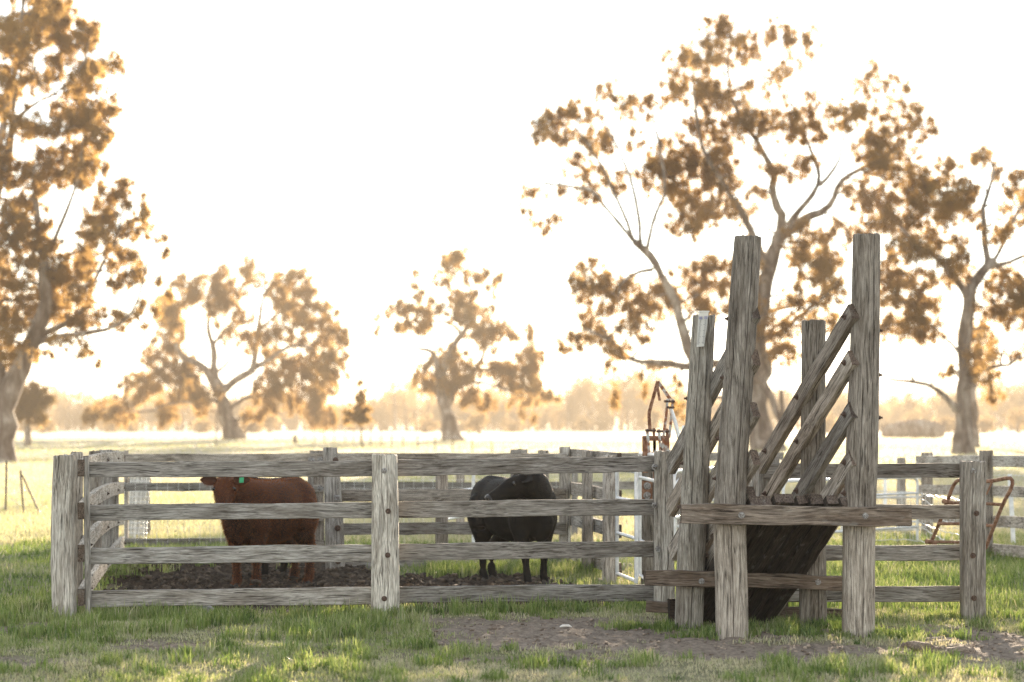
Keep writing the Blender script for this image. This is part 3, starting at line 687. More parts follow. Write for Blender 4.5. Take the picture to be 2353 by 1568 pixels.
# far wood: nobody could count it
V = []; T = []; tm = MB(); rng = np.random.default_rng(44)
def far_crown(x, y, h, r, n, low=0.15):
    z0 = hz(x, y)
    for _ in range(6):
        v = rng.normal(0, 1, 3); v /= np.linalg.norm(v)
        c = np.array([x, y, z0 + h * 0.50]) + v * np.array([r * 0.6, r * 0.5, h * 0.28])
        o = rng.normal(0, 1, (n // 6, 3)); o /= np.linalg.norm(o, axis=1)[:, None]; o *= (rng.random(n // 6) ** 0.4)[:, None]
        V.append(c + o * np.array([r * 0.6, r * 0.6, h * 0.30]))
    tm.tube([(x, y, z0 - .3), (x + rng.normal(0, .3), y, z0 + h * 0.3), (x + rng.normal(0, .8), y, z0 + h * 0.6)], [0.45, 0.36, 0.2], 5)
for px in np.arange(-500, 2900, 9):
    y = rng.uniform(590, 660); ph = 9 + 3.5 * fbm(np.array([px / 170.0]), np.array([3.0]), 5, 2)[0] + rng.normal(0, 0.8)
    if 700 < px < 900: ph *= 0.8
    if 1290 < px < 1560: ph += 7.5 * math.sin((px - 1290) / 270 * math.pi) ** 0.6
    if 880 < px < 960: ph += 3.5
    if px > 2250: ph += 3
    far_crown(gx(px + rng.normal(0, 8), y), y, max(ph, 6), rng.uniform(2.2, 3.6), 420)
for px in np.arange(-300, 2700, 40):
    y = rng.uniform(430, 560)
    if rng.random() < 0.40: far_crown(gx(px, y), y, rng.uniform(3, 6), rng.uniform(1.8, 3.0), 260)
C = np.concatenate(V); n = len(C)
d = rng.normal(0, 0.7, (n, 3)); d[:, 2] -= 0.6; d /= np.linalg.norm(d, axis=1)[:, None]
w = np.cross(d, rng.normal(0, 1, (n, 3))); w /= np.linalg.norm(w, axis=1)[:, None]
L = rng.uniform(0.6, 1.2, n)[:, None]
VV = np.stack([C, C + d * L * 0.5 + w * L * 0.25, C + d * L, C + d * L * 0.5 - w * L * 0.25], 1).reshape(-1, 3); k = np.arange(n) * 4
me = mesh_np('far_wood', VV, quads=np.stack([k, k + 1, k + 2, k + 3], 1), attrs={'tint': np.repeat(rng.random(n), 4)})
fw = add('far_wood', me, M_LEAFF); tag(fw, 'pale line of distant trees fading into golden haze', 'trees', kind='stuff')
fwt = tm.build('far_trunks', M_BARK, fw); fwt['kind'] = 'stuff'

# ------------------------------------------------------------------ haze
hb = MB().box(((gxs[0] + gxs[-1]) / 2, (gys[0] + gys[-1]) / 2, 14.5), (gxs[-1] - gxs[0] + 60, gys[-1] - gys[0] + 60, 33)).mesh('haze', False)
m, nt, out = newmat('haze')
pv = nd(nt, 'ShaderNodeVolumePrincipled'); pv.inputs['Color'].default_value = (1.0, 0.87, 0.70, 1)
pv.inputs['Density'].default_value = 0.0006; pv.inputs['Anisotropy'].default_value = 0.08
nt.links.new(pv.outputs[0], out.inputs['Volume'])
try: m.cycles.homogeneous_volume = True
except Exception: pass
haze = add('haze', hb, m); tag(haze, 'thin golden morning haze hanging over the paddock', 'haze', kind='stuff')
# ------------------------------------------------------------------ timber pieces
def plank_mesh(L, h, t, seed, wob=0.006, taper=0.0, step=0.14, bow=0.0, rough_end=0.012, twist=0.0):
    r = np.random.default_rng(seed); n = max(3, int(L / step)); c = min(0.006, t * 0.12)
    prof = [(-t/2, -h/2 + c), (-t/2 + c, -h/2), (t/2 - c, -h/2), (t/2, -h/2 + c), (t/2, h/2 - c), (t/2 - c, h/2), (-t/2 + c, h/2), (-t/2, h/2 - c)]
    def walk(): 
        w = np.cumsum(r.normal(0, 1, n + 1)); w -= np.linspace(w[0], w[-1], n + 1); return w / (np.abs(w).max() + 1e-6)
    wt, wb, wf = walk() * wob, walk() * wob, walk() * wob * 0.6
    V, Q = [], []
    for i in range(n + 1):
        x = L * (i / n - 0.5); s = 1 - taper * (i / n); b = bow * math.sin(math.pi * i / n)
        for k, (y, z) in enumerate(prof):
            xx = x
            if i in (0, n): xx += r.normal(0, rough_end * 0.4)
            z2 = z * s + (wt[i] if z > 0 else wb[i]) + b + r.normal(0, wob * 0.12); y2 = y + wf[i] + r.normal(0, wob * 0.10)
            y2 += twist * (i / n - 0.5) * z
            V.append((xx, y2, z2))
    for i in range(n):
        for k in range(8):
            k2 = (k + 1) % 8; Q.append((i * 8 + k, (i + 1) * 8 + k, (i + 1) * 8 + k2, i * 8 + k2))
    me = bpy.data.meshes.new('plank')
    me.from_pydata(V, [], Q + [tuple(range(8)), tuple(n * 8 + k for k in reversed(range(8)))]); me.update()
    me.polygons[-1].material_index = 1; me.polygons[-2].material_index = 1
    return me
SEED = [100]
def ns(): SEED[0] += 1; return SEED[0]
def tone(lo=0.85, hi=1.12, warm=0.0):
    v = random.uniform(lo - 0.14, hi + 0.16); w = warm + random.uniform(-0.02, 0.06)
    return (v * (1 + w), v, v * (1 - w), 1)
def rail(root, a, b, h, t=0.045, mat=None, name='rail', col=None, up=Vector((0, 0, 1)), **kw):
    a = Vector(a); b = Vector(b)
    me = plank_mesh((b - a).length, h, t, ns(), **kw); me.materials.append(mat or M_WOOD); me.materials.append(M_ENDG)
    return add(name, me, None, root, frame((a + b) / 2, b - a, up), col or tone())
def rail_px(root, L, R, t=0.045, **kw):              # L,R = (px, top, bottom, distance)
    a = P(L[0], (L[1] + L[2]) / 2, L[3]); b = P(R[0], (R[1] + R[2]) / 2, R[3])
    hl = (L[2] - L[1]) * L[3] / FPX; hr = (R[2] - R[1]) * R[3] / FPX
    return rail(root, a, b, hl, t, taper=1 - hr / hl, **kw)

def log_mesh(cent, rad, seed, cracks=(), ex=2.0, n=22, step=0.07, rough=0.012, slope=0.0, ragged=0.004):
    """upright post; cent [(x, y, z)] relative to its base, rad [(rx, ry)]"""
    r = np.random.default_rng(seed); z0, z1 = cent[0][2], cent[-1][2]
    zs = np.linspace(z0, z1, max(4, int((z1 - z0) / step))); cz = [c[2] for c in cent]
    cxs = np.interp(zs, cz, [c[0] for c in cent]); cys = np.interp(zs, cz, [c[1] for c in cent])
    rxs = np.interp(zs, cz, [q[0] for q in rad]); rys = np.interp(zs, cz, [q[1] for q in rad])
    ang = list(np.linspace(0, 2 * np.pi, n, endpoint=False)); cr = {}
    for (a, dep, w, t0, t1) in cracks:
        a = a % (2 * math.pi)
        ang = [q for q in ang if abs((q - a + math.pi) % (2 * math.pi) - math.pi) > w * 1.6]
        for q, f in ((a - w, 0), (a, 1), (a + w, 0)):
            ang.append(q % (2 * math.pi)); 
            if f: cr[round(q % (2 * math.pi), 6)] = (dep, t0, t1)
    ang = np.array(sorted(ang)); N = len(ang)
    lump = r.normal(0, 1, (6, 4)); V = []
    for i, z in enumerate(zs):
        t = (z - z0) / (z1 - z0)
        for k, a in enumerate(ang):
            ca, sa = math.cos(a), math.sin(a)
            s = (abs(ca) ** ex + abs(sa) ** ex) ** (-1.0 / ex)
            d = 0
            for m in range(4): d += lump[0, m] * math.sin((m + 1) * a + lump[1, m] * 3 + lump[2, m] * z * 1.1) / (m + 1.5)
            s *= 1 + rough * 2.2 * d + r.normal(0, rough * 0.35)
            key = round(a, 6)
            if key in cr:
                dep, t0, t1 = cr[key]
                if t0 <= t <= t1: s *= 1 - dep * min(1, (t - t0) * 12 + 0.15, (t1 - t) * 12 + (0.6 if t1 >= 0.99 else 0.1))
            zz = z
            if i == len(zs) - 1: zz += slope * ca * rxs[i] + r.normal(0, ragged)
            V.append((zz, cxs[i] + ca * rxs[i] * s, cys[i] + sa * rys[i] * s))
    Q = []
    for i in range(len(zs) - 1):
        for k in range(N):
            k2 = (k + 1) % N; Q.append((i * N + k, i * N + k2, (i + 1) * N + k2, (i + 1) * N + k))
    top = len(zs) - 1; ci = len(V); V.append((zs[-1] - 0.004, cxs[-1], cys[-1]))
    ti = len(V)
    for k in range(N):                                # chamfered rim, then the sawn end
        v = V[top * N + k]; V.append((v[0] + 0.006, cxs[-1] + (v[1] - cxs[-1]) * 0.93, cys[-1] + (v[2] - cys[-1]) * 0.93))
    for k in range(N):
        k2 = (k + 1) % N; Q.append((top * N + k, top * N + k2, ti + k2, ti + k)); Q.append((ti + k, ti + k2, ci))
    me = bpy.data.meshes.new('post'); me.from_pydata(V, [], Q); me.update()
    me.polygons.foreach_set('use_smooth', [True] * len(me.polygons))
    try: me.set_sharp_from_angle(angle=math.radians(38))
    except Exception: pass
    return me
UPM = Matrix(((0, 1, 0, 0), (0, 0, 1, 0), (1, 0, 0, 0), (0, 0, 0, 1)))   # local x = up
def post_px(root, Y, rows, depth=None, ex=3.0, mat=None, col=None, cracks=(), name='post', bury=0.12, **kw):
    """rows: [(py, px_left, px_right)] from base to top"""
    b0 = rows[0]; xb = gx((b0[1] + b0[2]) / 2, Y); zb = hz(xb, Y)
    cent, rad = [], []
    for i, (py, l, r) in enumerate(rows):
        z = (zb - bury if bury > 0 else gz(py, Y)) if i == 0 else gz(py, Y)
        x = gx((l + r) / 2, Y) - xb; rx = (r - l) / 2 * Y / FPX
        cent.append((x, 0, z)); rad.append((rx, depth / 2 if depth else rx))
    M = Matrix.Translation(Vector((xb, Y, 0))) @ UPM
    return add(name, log_mesh(cent, rad, ns(), cracks, ex, **kw), mat or M_WOOD, root, M, col or tone(0.95, 1.15))
def bolt_mesh(r=0.014):
    mb = MB(); mb.tube([(0, 0, 0), (0, -0.004, 0)], r * 1.75, 14); mb.tube([(0, -0.004, 0), (0, -0.016, 0)], r, 6); mb.tube([(0, -0.016, 0), (0, -0.03, 0)], r * 0.55, 8)
    return mb.mesh('bolt')
BOLT = bolt_mesh(); BOLT.materials.append(M_BOLT); BOLTR = bolt_mesh(0.0135); BOLTR.materials.append(M_BOLTR)
def bolt(parent, p, d=(0, -1, 0), rusty=True, s=1.0):
    q = Vector((0, -1, 0)).rotation_difference(Vector(d)).to_matrix().to_4x4()
    M = Matrix.Translation(Vector(p)) @ q @ Matrix.Rotation(random.uniform(0, 6), 4, 'Y') @ Matrix.Scale(s, 4)
    return add('bolt', BOLTR if rusty else BOLT, None, parent, M)

# ------------------------------------------------------------------ front fence of the pen
F = thing('rail_fence', 'grey four-rail timber fence across the front of the cattle pen', 'fence', (-1.0, 21.6, hz(-1.0, 21.6)))
YC, YM, YR = 21.2, 21.55, 22.3
pc = post_px(F, YC, [(1425, 122, 176), (1300, 118, 173), (1200, 119, 172), (1110, 122, 171), (1048, 125, 171)], depth=0.16, ex=5, cracks=[(-1.95, .10, .03, .55, 1)], col=(1.45, 1.44, 1.40, 1), slope=0.06, ragged=0.008)
pb = rail(F, (gx(204, 21.32), 21.32, -0.1), (gx(198, 21.32), 21.32, gz(1048, 21.32)), 0.045, 0.07, name='batten', up=Vector((1, 0, 0)), col=(1.05, 1.05, 1.05, 1), wob=0.003)
pm_ = post_px(F, YM, [(1416, 853, 919), (1300, 853, 917), (1180, 854, 915), (1090, 855, 913), (1046, 855, 912)], depth=0.17, ex=4.5, cracks=[(-1.35, .10, .025, .1, 1), (-1.78, .08, .02, .3, 1), (-1.1, .06, .02, .0, .6)], col=(1.6, 1.6, 1.55, 1), slope=-0.03)
pr = post_px(F, YR, [(1400, 1502, 1552), (1250, 1502, 1549), (1100, 1503, 1547), (1038, 1503, 1546)], depth=0.19, ex=2.6, cracks=[(-1.9, .10, .03, .0, .7), (-1.2, .08, .02, .3, 1)], col=(1.1, 1.09, 1.06, 1))
for k, ((tl, bl), (tr, br)) in enumerate([((1062.5, 1096), (1060.5, 1095)), ((1161, 1197), (1154.5, 1191)), ((1259, 1297), (1251, 1289.5)), ((1357.5, 1395), (1349.5, 1389.5))]):
    rail_px(F, (200, tl, bl, 21.42), (886, tr, br, 21.66), wob=0.006, twist=0.02, col=tone(0.85, 1.1) if k else (0.80, 0.79, 0.79, 1))
for k, ((tl, bl), (tr, br)) in enumerate([((1058.5, 1095.5), (1047, 1084.5)), ((1153.5, 1190), (1147, 1184)), ((1250, 1287), (1244.5, 1280.5)), ((1349, 1386), (1343.5, 1381.5))]):
    rail_px(F, (886, tl, bl, 21.72), (1524, tr, br, 22.42), wob=0.007, twist=0.02, col=tone(0.85, 1.1) if k else (0.78, 0.77, 0.77, 1))
for (px, py, ru) in [(883, 1082, False), (892, 1175, True), (891, 1276, True), (883, 1376, True)]: bolt(pm_, P(px, py, YM - 0.088), rusty=ru, s=1.05)
for (px, py) in [(1504, 1073), (1504, 1161), (1512, 1262)]: bolt(pr, P(px, py, YR - 0.085), (-0.6, -0.8, 0), False, 1.2)

# ------------------------------------------------------------------ left side fence, running back
S = thing('rail_fence', 'bleached side fence with warped sunlit boards running back at the left of the pen', 'fence', (-4.3, 26, hz(-4.3, 26)))
def side_x(y): return gx(184, 21.3) + (y - 21.3) * (gx(278, 31.5) - gx(184, 21.3)) / 10.2
for (za, zm, zb) in [(1.315, 1.325, 1.27), (0.937, 0.975, 0.87), (0.563, 0.63, 0.46), (0.177, 0.20, 0.157)]:
    rail(S, (side_x(21.25) + 0.01, 21.25, za), (side_x(24.2) + 0.01, 24.2, zm), 0.15, 0.06, col=(1.25, 1.22, 1.15, 1), bow=(zm - za) * 0.25, wob=0.006)
    rail(S, (side_x(24.21) + 0.01, 24.21, zm), (side_x(31.6) + 0.01, 31.6, zb), 0.15, 0.06, col=(1.3, 1.26, 1.18, 1), bow=(zm - zb) * 0.2, wob=0.006)
for (py_t, l, r, y) in [(1041, 166, 192, 22.3), (1038, 206, 232, 26.2), (1035, 234, 262, 29.2), (1036, 260, 279, 31.4)]:
    w = (r - l) / 2 * y / FPX; x = side_x(y) - 0.03 - w
    px = CX + x * FPX / y; post_px(S, y, [(975 + 9445 / y, px - (r - l) / 2, px + (r - l) / 2), (py_t, px - (r - l) / 2, px + (r - l) / 2)], depth=0.12, ex=6, col=tone(0.85, 1.05))
for y in (22.3, 26.2, 29.2, 31.4):
    for (za, zm, zb) in [(1.315, 1.325, 1.27), (0.937, 0.975, 0.87), (0.563, 0.63, 0.46), (0.177, 0.20, 0.157)]:
        bolt(S, (side_x(y) + 0.042, y, float(np.interp(y, [21.25, 24.2, 31.6], [za, zm, zb]))), (1, -0.15, 0), True, 0.8)

# ------------------------------------------------------------------ rear fence of the pen
R = thing('rail_fence', 'grey four-rail fence closing the back of the pen behind the cattle', 'fence', (-1.0, 28.3, hz(-1.0, 28.3)))
pp = post_px(R, 28.2, [(1312, 748, 792), (1220, 747, 789), (1100, 745, 782), (1030, 743, 775)], depth=0.17, ex=3.2, cracks=[(-1.3, .12, .04, .1, .6)], col=(0.95, 0.95, 0.95, 1))
for (px, py, ru) in [(771, 1058, True), (774, 1143, False), (776, 1214, True), (777, 1290, True)]: bolt(pp, P(px, py, 28.1), rusty=ru, s=1.5)
for (t0, b0, t1, b1) in [(1044, 1073, 1043, 1071), (1124, 1154, 1123, 1152), (1202, 1231, 1200, 1229), (1287, 1316, 1283, 1311)]:
    rail_px(R, (766, t0, b0, 28.32), (1300, t1, b1, 28.9), col=tone(0.72, 0.95), wob=0.012)
post_px(R, 29.0, [(1300, 1284, 1312), (1028, 1285, 1311)], depth=0.12, ex=5, col=(1.1, 1.1, 1.08, 1))
post_px(R, 28.9, [(1302, 1000, 1030), (1062, 1001, 1029)], depth=0.10, ex=5, col=(0.8, 0.8, 0.8, 1))
# a small hung board gate in the gap left of that post
G = thing('board_gate', 'narrow grey board gate beside the leaning post at the back of the pen', 'gate', tuple(P(733, 1300, 28.9)))
for k, px in enumerate((714, 726, 738)):
    rail(G, P(px, 1285, 28.9), P(px, 1052, 28.9), 0.060, 0.03, name='board', up=Vector((1, 0, 0)), col=tone(0.75, 0.95))
for py in (1058, 1122, 1190, 1250): rail(G, P(708, py, 28.85), P(745, py, 28.85), 0.085, 0.03, name='cross_board', col=tone(0.7, 0.95), step=0.06)
for py in (1058, 1122): 
    for px in (716, 736): bolt(G, P(px, py, 28.83), rusty=False, s=1.4)

# ------------------------------------------------------------------ paddock fence with netting, behind the pen
N_ = thing('netting_fence', 'low-slung rail and wire netting fence crossing behind the pen', 'fence', (-2.0, 34.5, hz(-2, 34.5)))
for (pt, pb2) in [(1042, 1061), (1108, 1127), (1236, 1258)]:
    rail_px(N_, (286, pt + 1, pb2 + 2, 33.6), (760, pt, pb2, 35), col=tone(0.62, 0.82), wob=0.008, t=0.04)
    rail_px(N_, (755, pt, pb2, 35), (1300, pt - 1, pb2 - 2, 36.5), col=tone(0.62, 0.82), wob=0.008, t=0.04)
    rail_px(N_, (1290, pt - 1, pb2 - 2, 36.5), (1800, pt - 2, pb2 - 4, 38), col=tone(0.62, 0.82), wob=0.008, t=0.04)
for (px, y, w, top) in [(290, 33.7, 9, 1037), (524, 34.4, 10, 1046), (728, 35.0, 32, 1037), (1058, 36.0, 20, 1044), (1192, 36.3, 40, 1034), (1320, 36.6, 16, 1036), (1560, 37.4, 20, 1040)]:
    post_px(N_, y, [(975 + 9445 / y, px - w / 2, px + w / 2), (top, px - w / 2, px + w / 2)], depth=0.12, ex=4, col=tone(0.75, 0.95))
wm = MB()
a, b = P(286, 1110, 33.55), P(1300, 1110, 36.45)
for z in (0.10, 0.25, 0.40, 0.58, 0.76, 0.88): wm.tube([(a.x, a.y, z), (b.x, b.y, z)], 0.0022, 4)
nv = 44
for i in range(nv + 1):
    q = a.lerp(b, i / nv); wm.tube([(q.x, q.y, 0.04), (q.x, q.y, 0.90)], 0.0022, 4)
wm.build('wire_mesh', M_WIRE, N_)

# roll of netting at the far left corner
W = thing('wire_roll', 'sunlit roll of wire netting propped behind the far left corner of the pen', 'wire roll', tuple(P(315, 975 + 9445 / 35, 35)))
sp = MB(); c0 = P(316, 1248, 35)
for z in np.arange(0.05, 1.0, 0.075):
    pts = []
    for i in range(40):
        th = i / 39 * 5.2 * math.pi; rr = 0.05 + 0.10 * i / 39
        pts.append(c0 + Vector((rr * math.cos(th) + 0.05 * z, rr * math.sin(th), z - (c0.z - hz(c0.x, 35)) )))
    sp.tube(pts, 0.006, 4)
sp.build('coil_wire', M_WIRE, W)
sv = MB()
for i in range(30):
    th = i / 29 * 5.2 * math.pi; rr = 0.05 + 0.10 * i / 29
    q = c0 + Vector((rr * math.cos(th), rr * math.sin(th), -(c0.z - hz(c0.x, 35)))); sv.tube([q, q + Vector((0.05, 0, 1.0))], 0.005, 4)
sv.build('stay_wire', M_WIRE, W)
p2_ = thing('paling_panel', 'weathered paling panel standing behind the wire roll at far left', 'panel', tuple(P(318, 975 + 9445 / 36, 36)))
for i in range(8):
    px = 293 + i * 7; rail(p2_, P(px, 975 + 9445 / 36 - 2, 36), P(px + random.uniform(-1, 1), 1094 + random.uniform(-3, 3), 36), 0.042, 0.02, name='paling', up=Vector((1, 0, 0)), col=tone(0.8, 1.1))
for py in (1105, 1215): rail(p2_, P(290, py, 36.06), P(346, py, 36.06), 0.07, 0.03, name='rail', col=tone(0.8, 1))

# ------------------------------------------------------------------ right side of the pen
T = thing('rail_fence', 'short timber side fence receding at the right of the pen beside the pipe gate', 'fence', (0.9, 26.5, hz(0.9, 26.5)))
for (y, l, r, top) in [(27.3, 1336, 1362, 1037), (25.9, 1384, 1416, 1048), (30.5, 1235, 1262, 1036)]:
    post_px(T, y, [(975 + 9445 / y, l, r + 2), (1150, l + 1, r), (top, l + 1, r - 1)], depth=0.14, ex=4, col=tone(1.0, 1.2), cracks=[(-1.5, .1, .03, .3, 1)])
A0, A1 = (1288, 29.0), (1402, 25.9)
for (z) in (1.33, 0.93, 0.56, 0.15):
    rail(T, (gx(A0[0], A0[1]) + 0.14, A0[1], z), (gx(A1[0], A1[1]) + 0.10, A1[1], z - 0.01), 0.145, 0.05, col=tone(1.0, 1.2))

def pipe_gate(name, label, pa, pb, z0, z1, bars, r=0.021, uprights=(), mat=None, cat='gate'):
    """flat gate of round pipe between two ground points"""
    g = thing(name, label, cat, (pa[0], pa[1], hz(pa[0], pa[1])))
    a = Vector((pa[0], pa[1], 0)); b = Vector((pb[0], pb[1], 0)); d = (b - a).normalized(); c = 0.10
    lo, hi = Vector((0, 0, z0)), Vector((0, 0, z1)); pts = []
    def arc(cn, s, e):
        return [cn + s * math.cos(t) + e * math.sin(t) for t in np.linspace(0, math.pi / 2, 6)]
    up = Vector((0, 0, 1))
    pts += [a + lo + up * 0.0]
    pts += arc(a + hi + d * c - up * c, -d * c, up * c) + arc(b + hi - d * c - up * c, up * c, d * c) + [b + lo]
    MB().tube(pts, r, 10).build('frame', mat or M_GALV, g)
    for z in bars: MB().tube([a + up * z + d * r, b + up * z - d * r], r * 0.85, 9).build('bar', mat or M_GALV, g)
    for t in uprights:
        q = a.lerp(b, t); MB().tube([q + lo, q + hi - up * r], r * 0.8, 8).build('upright', mat or M_GALV, g)
    return g
pipe_gate('pipe_gate', 'galvanised pipe gate at the right of the pen, nearer of the two', (gx(1470, 25.0), 25.0), (gx(1522, 22.75), 22.75), 0.12, 1.40, (0.14, 0.50, 0.86, 1.15))
pipe_gate('pipe_gate', 'galvanised pipe gate at the right of the pen, farther of the two', (gx(1418, 25.6), 25.6), (gx(1462, 24.3), 24.3), 0.10, 1.33, (0.12, 0.55, 0.92, 1.22))
pipe_gate('pipe_gate', 'galvanised pipe gate showing behind the rear rails left of the black cow', (gx(1013, 31.5), 31.5), (gx(1088, 33.5), 33.5), 0.05, 1.12, (0.45, 0.8), 0.024)
K = thing('gate_post', 'timber gate post with bolted steel hinge plate behind the pipe gates', 'post', (gx(1490, 25.4), 25.4, hz(gx(1490, 25.4), 25.4)))
kp = post_px(K, 25.4, [(975 + 9445 / 25.4, 1472, 1507), (1041, 1474, 1505)], depth=0.16, ex=4, name='post', col=(0.55, 0.53, 0.5, 1))
hp = MB().box(P(1487, 1127, 25.3), (0.11, 0.012, 0.20)).build('hinge_plate', M_RUST, K, False)
bolt(hp, P(1487, 1117, 25.29), rusty=False, s=1.6); bolt(hp, P(1487, 1139, 25.29), rusty=False, s=1.6)

# ------------------------------------------------------------------ head bail mechanism
H = thing('head_bail', 'rusty steel head bail levers with a cranked pipe handle above the fence', 'cattle crush', (gx(1510, 24.0), 24.0, hz(gx(1510, 24.0), 24.0)))
YH = 24.0
def hp_(px, py, dy=0.0): return P(px, py, YH) + Vector((0, dy, 0))
def c4(x, y): s = 230 / 949; return ((2550 + x * s) / 1.7407, (1480 + y * s) / 1.7407)
def flat(name, pts, w=0.032, t=0.010, dy=0.0, mat=M_RUSTP):
    mb = MB(); W_ = [hp_(*c4(*p), dy) for p in pts]; n_ = len(W_)
    for i, p in enumerate(W_):                        # rectangular section swept along the bend
        tg = (W_[min(i + 1, n_ - 1)] - W_[max(i - 1, 0)]).normalized(); sd = Vector((tg.z, 0, -tg.x)).normalized() * w / 2; th = Vector((0, t / 2, 0))
        mb.V += [p - sd - th, p + sd - th, p + sd + th, p - sd + th]
    for i in range(n_ - 1):
        for k in range(4): mb.F.append((i * 4 + k, i * 4 + (k + 1) % 4, i * 4 + 4 + (k + 1) % 4, i * 4 + 4 + k))
    mb.F += [(3, 2, 1, 0), tuple((n_ - 1) * 4 + k for k in range(4))]
    return mb.build(name, mat, H, False)
flat('bent_bar', [(205, 990), (190, 760), (195, 690), (335, 190)], 0.034, dy=0.0, mat=M_RUST)
flat('arm', [(335, 190), (545, 490)], 0.034, dy=0.012)
flat('stub_bar', [(330, 260), (367, 510)], 0.026, dy=0.02, mat=M_RUST)
flat('lever', [(492, 480), (470, 760), (430, 1060), (400, 1340)], 0.026, dy=-0.03)
flat('lever', [(590, 480), (560, 800), (530, 1120)], 0.026, dy=0.05, mat=M_RUSTP)
flat('guide_bar', [(155, 975), (175, 1200), (190, 1420)], 0.028, dy=-0.03); flat('guide_bar', [(272, 965), (285, 1340)], 0.026, dy=0.04, mat=M_RUST)
flat('guide_bar', [(350, 980), (375, 1330)], 0.028, dy=-0.03); flat('guide_bar', [(490, 970), (490, 1120)], 0.026, dy=0.04, mat=M_RUST)
flat('frame_bar', [(105, 1130), (520, 1130)], 0.05, dy=0.0, t=0.02, mat=M_RUST)
flat('frame_upright', [(120, 1090), (130, 1700)], 0.05, dy=0.02, t=0.04, mat=M_RUST); flat('frame_upright', [(480, 1110), (485, 1900)], 0.06, dy=0.03, t=0.03)
flat('frame_upright', [(285, 1140), (285, 1800)], 0.03, dy=0.04, mat=M_RUST)
flat('frame_bar', [(110, 1390), (500, 1390)], 0.04, dy=0.05, t=0.03)
for (x0, x1, y) in ((130, 300, 1000), (315, 520, 1015), (440, 610, 520), (490, 600, 620)):
    MB().tube([hp_(*c4(x0, y), -0.045), hp_(*c4(x1, y + 2), 0.0)], 0.012, 8).build('pin', M_BOLTR, H)
MB().tube(resample([hp_(*c4(x, y), 0.02) for x, y in [(545, 625), (600, 780), (650, 960), (685, 1110), (712, 1140), (738, 1120), (770, 920)]], 24), 0.019, 10).build('handle', M_GALV, H)

# ------------------------------------------------------------------ fence right of the ramp
B = thing('rail_fence', 'grey four-rail fence joining the right of the loading ramp to a square post', 'fence', (3.3, 21.3, hz(3.3, 21.3)))
pe = post_px(B, 21.1, [(1424, 2208, 2262), (1200, 2207, 2262), (1062, 2207, 2263)], depth=0.19, ex=8, cracks=[(-1.75, .10, .025, .55, 1), (-1.45, .10, .025, .4, 1), (-1.15, .08, .02, .6, 1)], col=(0.95, 0.93, 0.9, 1), ragged=0.006)
for (t0, b0, t1, b1) in [(1066, 1100, 1065, 1098), (1161, 1196, 1159, 1193), (1255, 1289, 1252, 1287), (1348, 1384, 1346, 1382)]:
    rail_px(B, (1755, t0, b0, 21.6), (2236, t1, b1, 21.23), col=tone(0.70, 0.92), wob=0.006)
for (px, py, ru) in [(2237, 1082, False), (2244, 1180, True), (2236, 1277, True), (2238, 1375, True)]: bolt(pe, P(px, py, 21.0), rusty=ru, s=1.05)
post_px(B, 21.75, [(1409, 1742, 1792), (1050, 1742, 1790)], depth=0.17, ex=5, col=(0.85, 0.85, 0.85, 1), cracks=[(-1.4, .1, .03, .4, 1)])
post_px(B, 22.1, [(1402, 1727, 1750), (1046, 1728, 1750)], depth=0.1, ex=5, col=(1.0, 1.0, 1.0, 1))

# ------------------------------------------------------------------ loading ramp
C = thing('loading_ramp', 'tall timber cattle loading ramp with four log posts and sloping side rails', 'loading ramp', (2.1, 20.0, hz(2.1, 20.0)))
YF = 19.4
fl = post_px(C, YF, [(1207, 1641, 1714), (1160, 1640, 1713), (1050, 1648, 1718), (800, 1667, 1735), (545, 1688, 1750)], ex=2.3, cracks=[(-1.25, .18, .03, .1, 1), (-2.1, .10, .03, .4, .8)], n=26, col=(0.70, 0.67, 0.64, 1), slope=-0.02, bury=-0.93)
fll = post_px(C, YF, [(1466, 1645, 1720), (1330, 1643, 1717), (1260, 1640, 1714), (1190, 1639, 1713)], ex=2.3, cracks=[(-1.55, .14, .03, .0, 1), (-1.0, .08, .03, .3, .9)], n=26, col=(1.08, 1.02, 0.95, 1), name='leg')
fr = post_px(C, YF, [(1207, 1939, 2011), (1160, 1940, 2012), (1040, 1944, 2018), (800, 1954, 2022), (541, 1960, 2023)], ex=2.3, cracks=[(-1.15, .18, .03, .25, 1), (-1.8, .10, .03, .0, .5)], n=26, col=(0.72, 0.68, 0.64, 1), slope=0.02, bury=-0.93)
frl = post_px(C, YF, [(1466, 1935, 2011), (1300, 1937, 2011), (1190, 1938, 2012)], ex=2.3, cracks=[(-1.45, .10, .03, .0, .9)], n=26, col=(1.12, 1.06, 0.99, 1), name='leg')
rl = post_px(C, 20.2, [(1447, 1549, 1614), (1320, 1554, 1620), (1150, 1564, 1628), (950, 1576, 1634), (726, 1592, 1643)], ex=2.3, cracks=[(-1.85, .14, .03, .3, 1), (-1.2, .14, .03, .45, 1), (-1.5, .16, .05, .0, .2)], n=26, col=(0.85, 0.84, 0.80, 1))
rr = post_px(C, 20.3, [(1444, 1836, 1901), (1330, 1837, 1899), (1150, 1840, 1898), (738, 1843, 1897)], ex=2.4, cracks=[(-1.45, .16, .03, .5, 1), (-1.3, .12, .03, .0, .35)], n=26, col=(0.66, 0.63, 0.59, 1))
AX = Vector((-0.298, 0.955, 0)); SL = 0.683
rails = [(2.555, 1.80), (2.185, 1.80), (1.77, 1.75), (1.386, 1.6), (1.14, 1.5)]
up_n = Vector((-0.298 * SL, 0.955 * SL, 1)).normalized()
